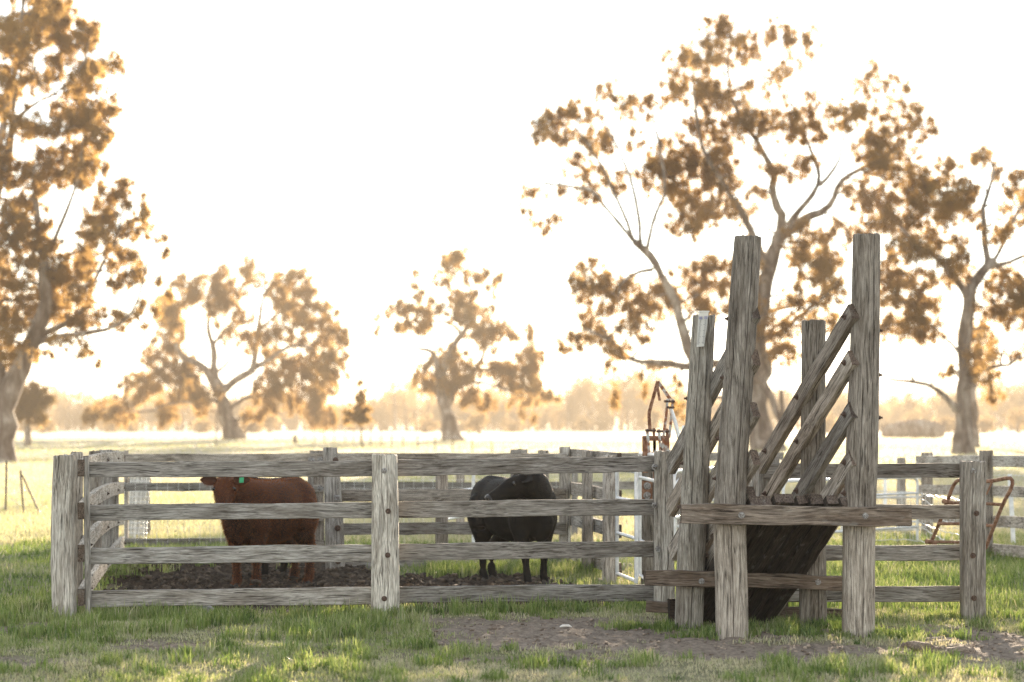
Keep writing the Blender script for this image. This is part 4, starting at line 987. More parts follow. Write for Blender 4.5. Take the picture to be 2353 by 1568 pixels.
for side, x0 in ((1, gx(1952, YF)), (-1, gx(1727, YF))):
    for k, (z, L) in enumerate(rails):
        o = Vector((x0, YF - 0.02, z)); d = AX + Vector((0, 0, -SL))
        s0 = -0.07 if k < 4 else 0.0
        a = o + d * s0; b = o + d * L
        if b.z < 0.12: b = o + d * ((z - 0.12) / SL)
        rl_ = rail(C, a, b, 0.145, 0.065, name='side_rail', up=up_n, col=tone(0.75, 1.0, 0.02), wob=0.004, rough_end=0.015)
        if side == 1:
            for t in (0.02, 0.95, 1.62):
                if t < L: bolt(rl_, o + d * t + Vector((-0.035, -0.011, 0.02)), (-0.955, -0.298, 0), True, 1.1)
for (px, py) in [(1665, 868), (1676, 733), (1654, 1008), (1647, 1100), (1582, 916), (1572, 1065), (1566, 1165)]:
    onrl = px < 1600; Yp = 20.2 if onrl else YF
    bolt(rl if onrl else fl, P(px, py, Yp), (-1, -0.1, 0), True, 1.25)
for py in (862, 960, 760): bolt(fr, P(2018, py, YF), (1, -0.1, 0), True, 1.2)
# cross beams
fb = rail(C, P(1564, 1181, 19.22), P(2091, 1187, 19.22), 0.150, 0.10, M_WOODB, 'front_beam', (1.0, 0.98, 0.96, 1), wob=0.010, rough_end=0.02)
bolt(fb, P(1704, 1184, 19.168), rusty=False, s=1.05); bolt(fb, P(1988, 1186, 19.168), rusty=False, s=1.05)
lb = rail(C, P(1480, 1328, 20.02), P(1952, 1341, 20.12), 0.125, 0.09, M_WOODB, 'rear_beam', (0.75, 0.7, 0.66, 1), wob=0.010, rough_end=0.02)
bolt(lb, P(1612, 1336, 19.97), rusty=False, s=1.0); bolt(lb, P(1880, 1338, 20.06), rusty=False, s=1.0)
rail(C, P(1486, 1393, 21.3), P(1945, 1414, 20.9), 0.10, 0.07, M_WOODB, 'ground_beam', (0.6, 0.55, 0.5, 1), wob=0.01)
# ramp floor boards, end grain to the front
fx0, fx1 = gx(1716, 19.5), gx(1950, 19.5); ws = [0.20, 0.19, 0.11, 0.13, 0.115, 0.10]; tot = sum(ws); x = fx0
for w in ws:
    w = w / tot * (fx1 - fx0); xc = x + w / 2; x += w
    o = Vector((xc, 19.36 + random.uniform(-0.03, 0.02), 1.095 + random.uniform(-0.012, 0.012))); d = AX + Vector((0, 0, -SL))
    rail(C, o, o + d * 1.62, 0.085, w - 0.016, M_UNDERSHADE, 'floor_board', (1.0, 1.0, 1.0, 1), up=up_n, wob=0.012, rough_end=0.03)
for k in range(5):
    o = Vector(((fx0 + fx1) / 2, 19.5, 1.10)) + (AX + Vector((0, 0, -SL))) * (0.3 + 0.26 * k)
    pd = Vector((0.955, 0.298, 0)) * 0.50
    rail(C, o - pd + up_n * 0.07, o + pd + up_n * 0.07, 0.035, 0.05, M_WOODB, 'cleat', (0.7, 0.66, 0.62, 1), up=up_n)
o = Vector(((fx0 + fx1) / 2, 19.5, 1.0)) + (AX + Vector((0, 0, -SL))) * 1.35
bx_ = rail(C, o + Vector((-0.55, 0.02, -0.03)), o + Vector((0.50, 0.32, -0.03)), 0.30, 0.05, M_WOODB, 'shade_board', (0.2, 0.18, 0.17, 1))  # dark board added to fill in the shade beneath the ramp

# rain gauge on the post
def plastic_mat():
    m, nt, out = newmat('clear_plastic')
    b = nd(nt, 'ShaderNodeBsdfPrincipled', Roughness=0.18); b.inputs['Base Color'].default_value = (0.86, 0.86, 0.83, 1)
    b.inputs['Transmission Weight'].default_value = 0.22; b.inputs['IOR'].default_value = 1.3
    nt.links.new(b.outputs[0], out.inputs['Surface']); return m
M_PLAS = plastic_mat()
Rg = thing('rain_gauge', 'clear plastic rain gauge fixed to the top of a log post', 'rain gauge', tuple(P(1613, 760, 20.02)))
a = P(1616, 718, 20.06); b = P(1609, 797, 20.06); d = (b - a); L = d.length; ux = Vector((1, 0, 0.09)).normalized()
g = MB(); wT, wB, dT, dB = 0.080, 0.062, 0.075, 0.018
corn = []
for (p, w, dp) in ((a, wT, dT), (b, wB, dB)):
    for sx, sy in ((-1, 0), (1, 0), (1, -1), (-1, -1)): corn.append(p + ux * sx * w / 2 + Vector((0, sy * dp, 0)))
g.V = corn; g.F = [(0, 1, 5, 4), (1, 2, 6, 5), (2, 3, 7, 6), (3, 0, 4, 7), (4, 5, 6, 7)]
g.build('tube', M_PLAS, Rg, False)
M_INK = simple_mat('printed_ink', (0.30, 0.30, 0.42), (0.40, 0.40, 0.52), 10, 0.6)
M_INKD = simple_mat('scale_ink', (0.10, 0.10, 0.12), (0.16, 0.16, 0.18), 10, 0.6)
for sgn in (-1, 1):
    ti = MB()
    for i in range(22):
        t = 0.20 + 0.72 * i / 21; q = a.lerp(b, t); dp = dT + (dB - dT) * t
        ti.box(q + ux * sgn * (0.018 + (0.004 if i % 5 else 0)) + Vector((0, -dp - 0.002, 0)), (0.014 if i % 5 else 0.022, 0.001, 0.0026))
    ti.build('scale_marks', M_INKD, Rg, False)
pr_ = MB()
for sx in (-0.022, 0.020):
    q = a.lerp(b, 0.17); pr_.box(q + ux * sx + Vector((0, -0.073, 0)), (0.026, 0.001, 0.024))
pr_.build('printed_panel', M_INK, Rg, False)
MB().box(a + Vector((0, -0.038, 0.004)), (wT + 0.012, dT + 0.012, 0.010)).build('rim', M_PLAS, Rg, False)
# ------------------------------------------------------------------ cattle
def cow_mat(name, c1, c2, sheen_c, sheen=0.4):
    m, nt, out = newmat(name)
    tc = nt.nodes.new('ShaderNodeTexCoord'); v = tc.outputs['Object']
    n1 = noise_at(nt, v, 2.2, 4, 0.6); n2 = noise_at(nt, v, 1.0, 5, 0.7, 0.3, (18, 60, 60))
    r = ramp(nt, [(0.36, c1), (0.66, c2)]); nt.links.new(n1, r.inputs[0])
    r2 = ramp(nt, [(0.3, (0.62, 0.62, 0.62)), (0.7, (1.15, 1.15, 1.15))]); nt.links.new(n2, r2.inputs[0])
    b = nd(nt, 'ShaderNodeBsdfPrincipled', Roughness=0.72); b.inputs['Specular IOR Level'].default_value = 0.16
    b.inputs['Sheen Weight'].default_value = sheen; b.inputs['Sheen Roughness'].default_value = 0.35; b.inputs['Sheen Tint'].default_value = (*sheen_c, 1)
    nt.links.new(mixc(nt, r.outputs[0], r2.outputs[0], 0.8, 'MULTIPLY'), b.inputs['Base Color'])
    bp = nd(nt, 'ShaderNodeBump', Strength=0.35, Distance=0.01); nt.links.new(n2, bp.inputs['Height'])
    nt.links.new(bp.outputs[0], b.inputs['Normal']); nt.links.new(b.outputs[0], out.inputs['Surface']); return m
def hair_mat(name, c, t):
    m, nt, out = newmat(name)
    d = nd(nt, 'ShaderNodeBsdfDiffuse'); d.inputs['Color'].default_value = (*c, 1)
    tr = nd(nt, 'ShaderNodeBsdfTranslucent'); tr.inputs['Color'].default_value = (*t, 1)
    mx = nd(nt, 'ShaderNodeMixShader'); mx.inputs[0].default_value = 0.5
    nt.links.new(d.outputs[0], mx.inputs[1]); nt.links.new(tr.outputs[0], mx.inputs[2]); nt.links.new(mx.outputs[0], out.inputs['Surface']); return m
M_RED = cow_mat('red_hide', (0.028, 0.010, 0.005), (0.090, 0.031, 0.014), (0.9, 0.35, 0.15), 0.10)
M_BLK = cow_mat('black_hide', (0.0045, 0.004, 0.0035), (0.010, 0.0085, 0.0075), (0.6, 0.5, 0.45), 0.0)
M_REDH = hair_mat('red_hair', (0.06, 0.019, 0.009), (0.50, 0.17, 0.05)); M_BLKH = hair_mat('black_hair', (0.008, 0.007, 0.006), (0.03, 0.02, 0.015))
M_HOOF = simple_mat('hoof', (0.02, 0.017, 0.014), (0.06, 0.05, 0.04), 20, 0.6)
M_EYE = simple_mat('eye', (0.006, 0.005, 0.005), (0.01, 0.008, 0.007), 5, 0.08, spec=0.6)
M_NOSE = simple_mat('nose_skin', (0.05, 0.03, 0.026), (0.09, 0.055, 0.045), 30, 0.35); M_NOSEB = simple_mat('black_nose', (0.012, 0.011, 0.011), (0.025, 0.022, 0.021), 30, 0.3)
M_TAG = simple_mat('green_tag', (0.01, 0.26, 0.10), (0.015, 0.32, 0.13), 5, 0.4); M_EARIN = simple_mat('ear_skin', (0.28, 0.10, 0.06), (0.36, 0.14, 0.08), 12, 0.6)

def loft(V, Fs, secs, n=20):
    """secs: (centre, half width, half height, direction) -> closed tube of ellipses"""
    b = len(V)
    for (c, w, h, d, ex) in secs:
        X, Yv, Z = axes(Vector(d))
        for k in range(n):
            a = 2 * math.pi * k / n; ca, sa = math.cos(a), math.sin(a)
            s = (abs(ca) ** ex + abs(sa) ** ex) ** (-1 / ex)
            V.append(Vector(c) + Yv * (ca * w * s) + Z * (sa * h * s))
    for i in range(len(secs) - 1):
        for k in range(n):
            k2 = (k + 1) % n; Fs.append((b + i * n + k, b + i * n + k2, b + (i + 1) * n + k2, b + (i + 1) * n + k))
    Fs.append(tuple(b + k for k in reversed(range(n)))); Fs.append(tuple(b + (len(secs) - 1) * n + k for k in range(n)))
def chain(V, Fs, pts, rs, n=14):
    pts = [Vector(p) for p in pts]; q = resample(pts, len(pts) * 4); m = len(q)
    tt = np.linspace(0, len(pts) - 1, m); d0 = [0]
    for a, b in zip(pts, pts[1:]): d0.append(d0[-1] + (b - a).length)
    t = np.linspace(0, d0[-1], m); secs = []
    rw = np.interp(t, d0, [r[0] if hasattr(r, '__len__') else r for r in rs]); rh = np.interp(t, d0, [r[1] if hasattr(r, '__len__') else r for r in rs])
    for i, p in enumerate(q): secs.append((p, rw[i], rh[i], q[min(i + 1, m - 1)] - q[max(i - 1, 0)], 2.0))
    loft(V, Fs, secs, n)
def make_cow(label, loc, heading, neck, head_at, head_dir, hide, hair, nose, group, hairs=26000, tagged=False, legs_dx=(0, 0, 0, 0), scale=1.0, head_up=Vector((0, 0, 1))):
    root = thing('cow', label, 'cow', loc, group)
    V, Fs = [], []
    T = [(-.665, .93, .05, .08), (-.64, .885, .14, .185), (-.57, .85, .215, .265), (-.46, .84, .245, .290), (-.32, .82, .250, .300), (-.15, .80, .285, .325), (.03, .79, .300, .340), (.2, .795, .285, .345), (.34, .81, .255, .335), (.46, .82, .215, .295), (.55, .83, .165, .225), (.605, .84, .10, .14), (.625, .84, .04, .06)]
    xs = np.linspace(T[0][0], T[-1][0], 30); A = np.array(T)
    secs = [((x, 0, np.interp(x, A[:, 0], A[:, 1])), np.interp(x, A[:, 0], A[:, 2]), np.interp(x, A[:, 0], A[:, 3]), (1, 0, 0), 2.25) for x in xs]
    loft(V, Fs, secs, 28)
    chain(V, Fs, [(-.64, 0, 1.02), (-.50, 0, 1.07), (-.2, 0, 1.075), (.1, 0, 1.07), (.33, 0, 1.085), (.48, 0, 1.05)], [.06, .085, .06, .055, .08, .10], 14)      # top line
    hd = Vector(head_dir).normalized(); h0 = Vector(head_at)
    chain(V, Fs, [(.20, 0, .90), (.42, 0, .93)] + neck + [tuple(h0 + hd * 0.02)], [(.17, .24), (.165, .235), (.125, .185), (.105, .145)][:3 + len(neck)] if len(neck) == 1 else [(.17, .24), (.165, .235), (.13, .19), (.115, .16), (.10, .135)], 18)
    chain(V, Fs, [(.50, 0, .74), (.58, 0, .68), (.56, 0, .58), (.45, 0, .50)], [.10, .085, .07, .06], 12)      # brisket
    chain(V, Fs, [tuple(h0 - hd * .05), tuple(h0 + hd * .05), tuple(h0 + hd * .14), tuple(h0 + hd * .24), tuple(h0 + hd * .33), tuple(h0 + hd * .40), tuple(h0 + hd * .435)],
          [(.07, .07), (.108, .105), (.108, .110), (.082, .092), (.072, .076), (.074, .068), (.045, .04)], 18)
    hx, hy_, hzv = axes(hd, head_up)
    for s in (-1, 1):                                  # brow and jaw
        chain(V, Fs, [tuple(h0 + hd * .09 + hy_ * s * .085 + hzv * .05), tuple(h0 + hd * .17 + hy_ * s * .075 + hzv * .045)], [.030, .028], 10)
    chain(V, Fs, [tuple(h0 + hd * .06 - hzv * .07), tuple(h0 + hd * .2 - hzv * .085), tuple(h0 + hd * .36 - hzv * .05)], [.06, .045, .04], 12)
    feet = []
    for i, s in enumerate((-1, 1)):
        dx = legs_dx[i]; y = s * .155
        chain(V, Fs, [(.33, s * .13, .86), (.34, s * .165, .70), (.33 + dx * .2, s * .17, .575), (.345 + dx * .6, y, .37), (.345 + dx * .8, y, .24), (.345 + dx, y, .115), (.365 + dx, y, .065), (.385 + dx, y, .03)], [.12, .125, .092, .056, .037, .046, .042, .050], 14)
        feet.append((.39 + dx, y))
        dx = legs_dx[2 + i]; y = s * .15
        chain(V, Fs, [(-.44, s * .12, .90), (-.40, s * .165, .72), (-.38 + dx * .2, s * .185, .58), (-.475 + dx * .6, s * .165, .455), (-.545 + dx * .8, y, .375), (-.535 + dx, y, .24), (-.53 + dx, y, .12), (-.505 + dx, y, .07), (-.485 + dx, y, .03)], [.15, .165, .13, .078, .060, .041, .048, .044, .050], 14)
        feet.append((-.48 + dx, y))
    V = [Vector(v) for v in V]
    me = bpy.data.meshes.new('cowraw'); me.from_pydata([tuple(v * scale) for v in V], [], Fs); me.update()
    tmp = bpy.data.objects.new('tmpcow', me); COL.objects.link(tmp)
    rm = tmp.modifiers.new('r', 'REMESH'); rm.mode = 'VOXEL'; rm.voxel_size = 0.016
    sm = tmp.modifiers.new('s', 'SMOOTH'); sm.factor = 0.5; sm.iterations = 9
    dg = bpy.context.evaluated_depsgraph_get(); body = bpy.data.meshes.new_from_object(tmp.evaluated_get(dg))
    bpy.data.objects.remove(tmp); body.name = 'body'
    body.polygons.foreach_set('use_smooth', [True] * len(body.polygons))
    M = Matrix.Translation(Vector(loc)) @ Matrix.Rotation(heading, 4, 'Z')
    bo = add('body', body, hide, root, M)
    # short hair for the backlit rim
    n = len(body.vertices); co = np.empty(n * 3, np.float32); body.vertices.foreach_get('co', co); co = co.reshape(-1, 3)
    no = np.empty(n * 3, np.float32); body.vertex_normals.foreach_get('vector', no); no = no.reshape(-1, 3)
    pick = RNG.integers(0, n, hairs); c = co[pick] + RNG.normal(0, 0.007, (hairs, 3)); nn = no[pick]
    flow = np.array([-0.75, 0, -0.55]) - nn * (nn @ np.array([-0.75, 0, -0.55]))[:, None]
    d = nn * 0.75 + flow * 0.9 + RNG.normal(0, 0.25, (hairs, 3)); d /= np.linalg.norm(d, axis=1)[:, None]
    L = RNG.uniform(0.010, 0.024, hairs)[:, None]; sd = np.cross(d, RNG.normal(0, 1, (hairs, 3))); sd /= np.linalg.norm(sd, axis=1)[:, None]
    hv = np.stack([c - sd * .0013, c + sd * .0013, c + d * L], 1).reshape(-1, 3); k = np.arange(hairs) * 3
    ho = add('hair_coat', mesh_np('hair_coat', hv, tris=np.stack([k, k + 1, k + 2], 1)), hair, bo, M); ho['kind'] = 'stuff'
    def local(name, mb, mat, par=None, smooth=True):
        mb.V = [M @ (Vector(v) * scale) for v in mb.V]; return mb.build(name, mat, par or root, smooth)
    for (x, y) in feet:
        hb_ = MB()
        for s in (-1, 1): hb_.tube([(x + .005, y + s * .021, .0), (x, y + s * .020, .045), (x - .012, y + s * .016, .062)], [.034, .029, .022], 10)
        local('hoof', hb_, M_HOOF)
    tl = MB(); tl.tube(resample([(-.655, 0, 1.02), (-.70, 0, .97), (-.715, 0, .80), (-.71, .01, .62), (-.70, .02, .48), (-.70, .02, .34)], 16), list(np.interp(np.linspace(0, 1, 16), [0, .3, .65, .8, 1], [.034, .024, .020, .040, .012])), 8)
    local('tail', tl, hide)
    for s in (-1, 1):
        eb = MB(); ec = h0 + hd * .135 + hy_ * s * .098 + hzv * .052
        for i in range(7):
            pass
        pts = [ec + hd * t * .019 for t in (-1, -.8, -.4, 0, .4, .8, 1)]; eb.tube(pts, [.003, .015, .024, .026, .024, .015, .003], 10); local('eye', eb, M_EYE)
        # ear: cupped leaf
        e0 = h0 + hd * .005 + hy_ * s * .085 + hzv * .035; ed = (hy_ * s * 1.0 - hd * 0.05 + hzv * 0.02).normalized(); eu = (-hd * 0.9 + hzv * .35).normalized(); en = ed.cross(eu).normalized()
        if en.dot(hzv) < 0: en = -en
        ev = MB(); m = 8; grid = []
        for i in range(m + 1):
            t = i / m; w = .062 * math.sin(math.pi * min(t * .92 + .12, 1)) ** .8 * (1 if t < .95 else .4); row = []
            for j in range(5):
                u = (j - 2) / 2; row.append(len(ev.V)); ev.V.append(e0 + ed * (t * .175) + eu * (u * w) + en * (u * u * .026 * math.sin(math.pi * min(t + .1, 1))) - hzv * .0)
            grid.append(row)
        for i in range(m):
            for j in range(4): ev.F.append((grid[i][j], grid[i + 1][j], grid[i + 1][j + 1], grid[i][j + 1]))
        nv = len(ev.V); fs = list(ev.F)
        ev.V += [v - en * .010 for v in ev.V[:nv]]; ev.F += [tuple(nv + q for q in reversed(f)) for f in fs]
        er = local('ear', ev, hide)
        hr = MB()
        for _ in range(160):
            t = random.uniform(.1, 1); u = random.choice((-1, 1)) * random.uniform(.75, 1); w = .062 * math.sin(math.pi * min(t * .92 + .12, 1)) ** .8
            p = e0 + ed * (t * .175) + eu * (u * w); dd = (eu * u * 1.0 + ed * .4 + Vector((random.gauss(0, .3), random.gauss(0, .3), random.gauss(0, .3)))).normalized() * random.uniform(.012, .028)
            sdv = dd.cross(Vector((random.random(), random.random(), 1))).normalized() * .0013; q = len(hr.V); hr.V += [p - sdv, p + sdv, p + dd]; hr.F.append((q, q + 1, q + 2))
        eh = local('ear_hair', hr, hair, er); eh['kind'] = 'stuff'
        if tagged and s == tagged:
            tg = MB(); R = Matrix((ed, eu, en)).transposed(); tg.box(e0 + ed * .085 - eu * .012 + en * .034, (.045, .055, .005), R); tb = local('ear_tag', tg, M_TAG, er, False)
    nz = MB(); nz.tube([h0 + hd * .405, h0 + hd * .425, h0 + hd * .442, h0 + hd * .450], [.062, .064, .050, .015], 14); local('nose', nz, nose)
    for s in (-1, 1):
        nb = MB(); p = h0 + hd * .434 + hy_ * s * .030 + hzv * .024; nb.tube([p - hd * .005, p + hd * .012, p + hd * .017], [.013, .013, .004], 8); local('nostril', nb, M_EYE)
    return root

hr_ = math.radians
# red cow: heading mostly to the camera, looking at it
def facing(deg): return hr_(-90 + deg)                # 0 = straight at the camera, + = to the viewer's right
rx_, ry_ = gx(614, 25.3), 25.25
make_cow('red-brown cow with green ear tag looking out through the front rails', (rx_, ry_, hz(rx_, ry_) - 0.01), facing(-33), [(.60, -.02, 1.00)], (.74, .06, 1.125), (.62, .40, -.80), M_RED, M_REDH, M_NOSE, 'cattle in the pen', 60000, tagged=1, legs_dx=(-.05, .02, -.13, .0), head_up=Vector((.62, .4, .6)))
bx2, by2 = gx(1184, 25.6), 25.55
make_cow('black cow standing alone in the pen with its head turned back to the left', (bx2, by2, hz(bx2, by2) - 0.01), facing(33), [(.58, -.10, 1.02), (.66, -.24, 1.08)], (.64, -.33, 1.10), (-.10, -.88, -.42), M_BLK, M_BLKH, M_NOSEB, 'cattle in the pen', 6000, legs_dx=(.12, -.04, .13, -.17))
kx, ky = gx(618, 26.9), 26.9
make_cow('second black cow almost hidden behind the red-brown cow', (kx, ky, hz(kx, ky) - 0.01), facing(-30), [(.60, .02, .98)], (.70, .10, 1.06), (.55, .36, -.80), M_BLK, M_BLKH, M_NOSEB, 'cattle in the pen', 12000, legs_dx=(.05, -.06, .03, -.05), scale=1.0)

# ------------------------------------------------------------------ right-hand yard
Q = thing('rail_fence', 'lichen-stained grey rail fence running off the right edge of the picture', 'fence', (5.6, 32, hz(5.6, 32)))
for (t0, b0, t1, b1) in [(1048, 1069, 1047, 1075), (1114, 1135, 1118, 1145), (1178, 1200, 1190, 1218), (1236, 1257, 1258, 1287)]:
    rail_px(Q, (2108, t0, b0, 37.0), (2400, t1, b1, 28.5), t=0.05, col=tone(1.0, 1.15), wob=0.006)
for (y, px, w, top) in [(36.6, 2130, 26, 1041), (31.3, 2266, 30, 1037), (28.6, 2395, 34, 1036)]:
    post_px(Q, y + 0.12, [(975 + 9445 / (y + .12), px - w / 2, px + w / 2), (top, px - w / 2, px + w / 2)], depth=0.13, ex=4, col=tone(0.75, 0.95))
pipe_gate('stock_hurdle', 'long galvanised pipe yard panel behind the loading ramp', (gx(1552, 35.5), 35.5), (gx(2122, 37.2), 37.2), 0.05, 0.88, (0.08, 0.20, 0.58), 0.024, (0.33, 0.66), cat='hurdle')
pipe_gate('stock_hurdle', 'short pipe panel seen between the fence post and the leaning log post', (gx(1548, 24.5), 24.5), (gx(1650, 26.5), 26.5), 0.35, 1.22, (0.75, 1.05), 0.022, (), cat='hurdle')
pipe_gate('stock_hurdle', 'low galvanised hurdle standing between the ramp and the rusty frame', (gx(1800, 30.5), 30.5), (gx(2108, 33.0), 33.0), 0.12, 0.98, (0.30, 0.52, 0.76), 0.020, (0.5,), cat='hurdle')
for (lab, px, w, top, y) in [('lone grey timber post in the right yard between pipe panel and wire', 2071, 19, 1053, 38.5), ('thin pale steel post beside the lone timber post in the right yard', 2034, 7, 1086, 40)]:
    po = thing('yard_post', lab, 'post', (gx(px, y), y, hz(gx(px, y), y)))
    post_px(po, y, [(975 + 9445 / y, px - w / 2 - 1, px + w / 2 + 1), (top, px - w / 2, px + w / 2)], depth=w * y / FPX, ex=4, col=(1.15, 1.15, 1.15, 1), mat=M_WOOD if w > 10 else M_GALV)
# wire fence with steel post at the right edge
wf = thing('wire_fence', 'steel post with slack barbed wire strands at the far right', 'fence', (gx(2326, 33.5), 33.5, hz(gx(2326, 33.5), 33.5)))
MB().bar((gx(2330, 33.5), 33.5, -0.1), (gx(2320, 33.5), 33.5, gz(1090, 33.5)), 0.06, 0.03, Vector((1, 0, 0))).build('picket', M_GALV, wf, False)
for py, sag in ((1092, 0.02), (1142, 0.03), (1188, 0.04), (1212, 0.05)):
    pts = [P(2090, py - 4, 36), P(2200, py + 3, 34.8), P(2322, py, 33.5), P(2440, py + 6, 32)]
    st = MB(); q = resample(pts, 40); st.tube(q, 0.004, 5)
    for i in range(1, 39, 1):
        st.tube([q[i] - Vector((0, 0, .018)), q[i] + Vector((.012, 0, .018))], 0.003, 4)
    st.build('barbed_wire', M_WIRE, wf)
# slack netting and loose wire
ln = thing('slack_netting', 'slack pale wire netting sagging between the pipe panel and the rusty frame', 'netting', tuple(P(2060, 975 + 9445 / 33, 33)))
rngw = random.Random(5)
for py0, py1 in ((1128, 1150), (1140, 1192), (1166, 1205), (1196, 1230), (1205, 1252), (1238, 1262)):
    pts = [P(1900, py0 - 4, 35), P(1980, py0 + 2, 34), P(2050, py0 + rngw.uniform(-4, 4), 33.5), P(2112, py0 + 6, 33), P(2150, (py0 + py1) / 2 + rngw.uniform(-5, 5), 32), P(2185, py1 - 4, 31), P(2215, py1, 30)]
    MB().tube([p + Vector((0, 0, rngw.uniform(-.012, .012))) for p in resample(pts, 46)], 0.0062, 5).build('line_wire', M_WIRE, ln)
vw = MB()
for i in range(34):
    t = i / 33; px = 1900 + 300 * t; Y_ = 35 - 4.5 * t; o_ = 30 * max(0, t - .6)
    vw.tube([P(px, 1128 + o_, Y_), P(px + rngw.uniform(-4, 4), 1180 + o_, Y_), P(px + rngw.uniform(-5, 5), 1240 + o_ * .6, Y_)], 0.0028, 4)
vw.build('stay_wire', M_WIRE, ln)
# rusty bent pipe frame
Rf = thing('rusty_hurdle', 'rusty bent pipe frame leaning behind the square end post', 'hurdle', tuple(P(2150, 975 + 9445 / 27, 27)))
c8 = lambda x, y: ((3480 + x * .3188) / 1.7407, (1750 + y * .3188) / 1.7407)
def rp(x, y, Y): return P(*c8(x, y), Y)
MB().tube(resample([rp(770, 1310, 27.2), rp(880, 1050, 27), rp(975, 790, 26.8), rp(1040, 620, 26.7), rp(1110, 540, 26.6), rp(1250, 545, 26.4), rp(1500, 550, 26.1), rp(1740, 512, 25.8), rp(1785, 545, 25.75), rp(1770, 640, 25.75), rp(1650, 880, 25.9), rp(1450, 1390, 26.2)], 60), 0.021, 10).build('bent_pipe', M_RUST, Rf)
for (a_, b_) in (((940, 825, 26.8), (1660, 845, 25.9)), ((860, 1085, 27.0), (1545, 1110, 26.1)), ((720, 1312, 27.25), (1460, 1345, 26.2))):
    MB().tube(resample([rp(*a_), (rp(*a_) + rp(*b_)) / 2 + Vector((0, 0, .01)), rp(*b_)], 8), 0.018, 9).build('cross_pipe', M_RUST, Rf)
for (a_, b_) in (((915, 800, 26.78), (1045, 828, 26.7)), ((705, 1305, 27.2), (830, 1325, 27.1))): MB().tube([rp(*a_), rp(*b_)], 0.027, 10).build('hinge_sleeve', M_RUST, Rf)
MB().tube([rp(1535, 555, 26.0), rp(1460, 715, 26.1)], 0.010, 6).build('rod', M_RUST, Rf)

# ------------------------------------------------------------------ left stakes with wire, far fences
St = thing('picket_fence', 'three dark steel stakes with sagging wire left of the pen', 'fence', tuple(P(55, 1180, 46)))
for (x0, y0, x1, y1) in ((15, 1060, 13, 1168), (47, 1082, 55, 1180), (51, 1092, 98, 1190)):
    mbs = MB(); a_, b_ = P(x0, y0, 46), P(x1, y1 + 5, 46); mbs.bar(a_, b_, 0.03, 0.03, Vector((1, 0, 0))); mbs.bar(a_ + Vector((0, -.02, 0)), b_ + Vector((0, -.02, 0)), 0.012, 0.03, Vector((1, 0, 0)))
    mbs.build('stake', M_PICKET, St, False)
for pts in ([(-60, 1085), (15, 1062), (47, 1078), (50, 1092)], [(15, 1078), (30, 1090), (48, 1100)], [(15, 1096), (32, 1108), (49, 1116), (60, 1130)], [(15, 1118), (35, 1130), (53, 1138)], [(14, 1140), (40, 1156), (55, 1165)], [(-60, 1070), (15, 1062)]):
    MB().tube(resample([P(px, py, 46) for px, py in pts], 14), 0.006, 5).build('wire', M_WIRE, St)
Ff = thing('wire_fence', 'distant line of thin fence pickets crossing the paddock near the sapling', 'fence', tuple(P(900, 1033, 160)))
for (px, top, bot) in [(700, 992, 1020), (722, 990, 1021), (745, 988, 1022), (768, 989, 1023), (793, 990, 1024), (812, 986, 1026), (852, 985, 1029), (876, 988, 1030), (900, 986, 1032), (926, 998, 1034), (960, 1000, 1036), (1000, 1003, 1038), (1040, 1008, 1040), (1085, 1012, 1042), (1130, 1016, 1043)]:
    Yk = 9445 / (bot - 975); MB().bar(P(px, bot + 2, Yk), P(px + random.uniform(-.5, .5), top, Yk), 0.075, 0.06, Vector((1, 0, 0))).build('picket', M_PICKET, Ff, False)
for kz in (0.5, 0.9): MB().tube([(gx(px, 9445 / (b_ - 975)), 9445 / (b_ - 975), kz) for px, b_ in ((700, 1020), (852, 1029), (960, 1036), (1130, 1043))], 0.012, 4).build('wire', M_WIRE, Ff)
for (px, top, bot, lab) in [(497, 948, 1030, 'thin leafless stake standing in front of the wide hazy gum'), (678, 1000, 1024, 'short pale stump right of the wide hazy gum')]:
    Yk = 9445 / (bot - 975); sk = thing('stake', lab, 'stake', (gx(px, Yk), Yk, hz(gx(px, Yk), Yk)))
    MB().tube([P(px, bot + 2, Yk), P(px - 0.5, (top + bot) / 2, Yk), P(px, top, Yk)], [0.06 if px < 600 else .22, 0.05 if px < 600 else .18, 0.03 if px < 600 else .15], 7).build('stem', M_BARK, sk)
# fallen trunk on the far rise
Lg = thing('fallen_tree', 'old fallen tree trunk with upturned roots lying in the right background', 'log', tuple(P(2090, 1007, 290)))
YL = 290
lt = MB(); q = resample([P(2028, 992, YL), P(2060, 990, YL), P(2100, 986, YL), P(2140, 988, YL), P(2168, 992, YL)], 24)
lt.tube([p + Vector((0, 0, random.gauss(0, .08))) for p in q], [random.uniform(.85, 1.15) * r for r in np.interp(np.linspace(0, 1, 24), [0, .15, .5, .85, 1], [.6, .9, 1.15, 1.0, .7])], 12); lt.build('log', M_BARK, Lg)
for (px, py, ex_, ey, r) in [(2163, 990, 2171, 966, .5), (2160, 992, 2158, 972, .4), (2165, 995, 2174, 984, .35), (2040, 988, 2036, 972, .5), (2056, 985, 2060, 970, .55), (2030, 990, 2024, 975, .4)]:
    MB().tube(resample([P(px, py, YL), P((px + ex_) / 2 + 1, (py + ey) / 2, YL), P(ex_, ey, YL)], 7), list(np.linspace(r, .06, 7)), 7).build('root', M_BARK, Lg)

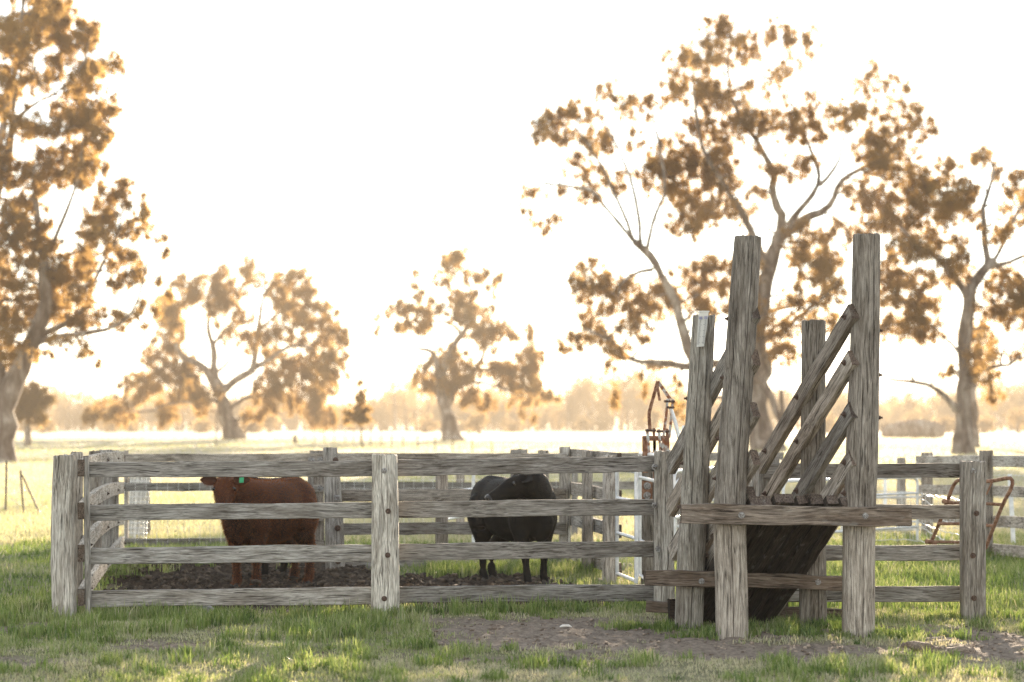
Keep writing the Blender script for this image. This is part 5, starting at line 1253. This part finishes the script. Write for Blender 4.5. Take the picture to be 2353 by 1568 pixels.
# ------------------------------------------------------------------ small things on the ground
def rock(name, label, x, y, sx, sy, sz, seed, mat=M_STONE, cat='stone', group=None):
    bm = bmesh.new(); bmesh.ops.create_icosphere(bm, subdivisions=3, radius=1); r = np.random.default_rng(seed); ph = r.uniform(0, 6, (5, 3)); fr = r.uniform(1.0, 3.2, (5, 3))
    for v in bm.verts:
        d = sum(math.sin(v.co.dot(Vector(fr[i])) + ph[i][0]) / (i + 1.5) for i in range(5)); v.co *= 1 + 0.16 * d + r.normal(0, .025); v.co = Vector((v.co.x * sx, v.co.y * sy, v.co.z * sz))
    me = bpy.data.meshes.new(name); bm.to_mesh(me); bm.free(); o = add(name, me, mat, None, Matrix.Translation(Vector((x, y, hz(x, y) + sz * .35)))); tag(o, label, cat, group); return o
rock('stone', 'grey stone lying in the grass under the front fence', gx(469, 21.75), 21.75, 0.115, 0.09, 0.075, 3)
rock('stone', 'dark clod of earth in the grass beside the left front ramp leg', gx(1737, 20.9), 20.9, 0.085, 0.06, 0.045, 4, mat=simple_mat('earth', (0.04, 0.03, 0.022), (0.10, 0.075, 0.055), 20, 0.95, bump=0.6), cat='clod')
M_BONE = simple_mat('bleached_bone', (0.62, 0.58, 0.53), (0.75, 0.72, 0.68), 20, 0.6)
def chip(label, px, py, L, w):
    Yk = 9445 / (py - 975); x_ = gx(px, Yk); z_ = hz(x_, Yk) + 0.012
    mb = MB(); mb.tube([(x_ - L / 2, Yk, z_), (x_ - L / 4, Yk + .01, z_ + .008), (x_ + L / 4, Yk, z_ + .010), (x_ + L / 2, Yk - .01, z_)], [w * .4, w, w, w * .3], 8)
    o = mb.build('bone_chip', M_BONE, None); tag(o, label, 'chip'); return o
chip('white bleached chip on the bare dirt right of the middle post', 1300, 1442, 0.10, 0.012)
# stick and fallen slab at the right front
Sk = thing('fallen_branch', 'split brown branch lying on the dirt at the lower right', 'branch', (gx(2155, 18.4), 18.4, hz(gx(2155, 18.4), 18.4)))
pts = [(2075, 1486), (2110, 1490), (2160, 1496), (2205, 1499), (2236, 1497)]
q = []
for px, py in pts: Yk = 9445 / (py - 975) ; xk = gx(px, Yk); q.append(Vector((xk, Yk, hz(xk, Yk) + 0.035)))
q = resample(q, 22); mbk = MB(); mbk.tube([p + Vector((0, random.gauss(0, .004), random.gauss(0, .004))) for p in q], [random.uniform(.85, 1.15) * r for r in np.interp(np.linspace(0, 1, 22), [0, .2, .5, .8, 1], [.018, .034, .040, .045, .030])], 10); mbk.build('branch', M_WOODB, Sk, color=(1.1, 1.05, 1, 1))
mbk = MB(); mbk.tube([q[13], q[15] + Vector((.05, -.06, .0)), q[16] + Vector((.10, -.13, -.01))], [.02, .015, .008], 7); mbk.build('side_twig', M_WOODB, Sk)
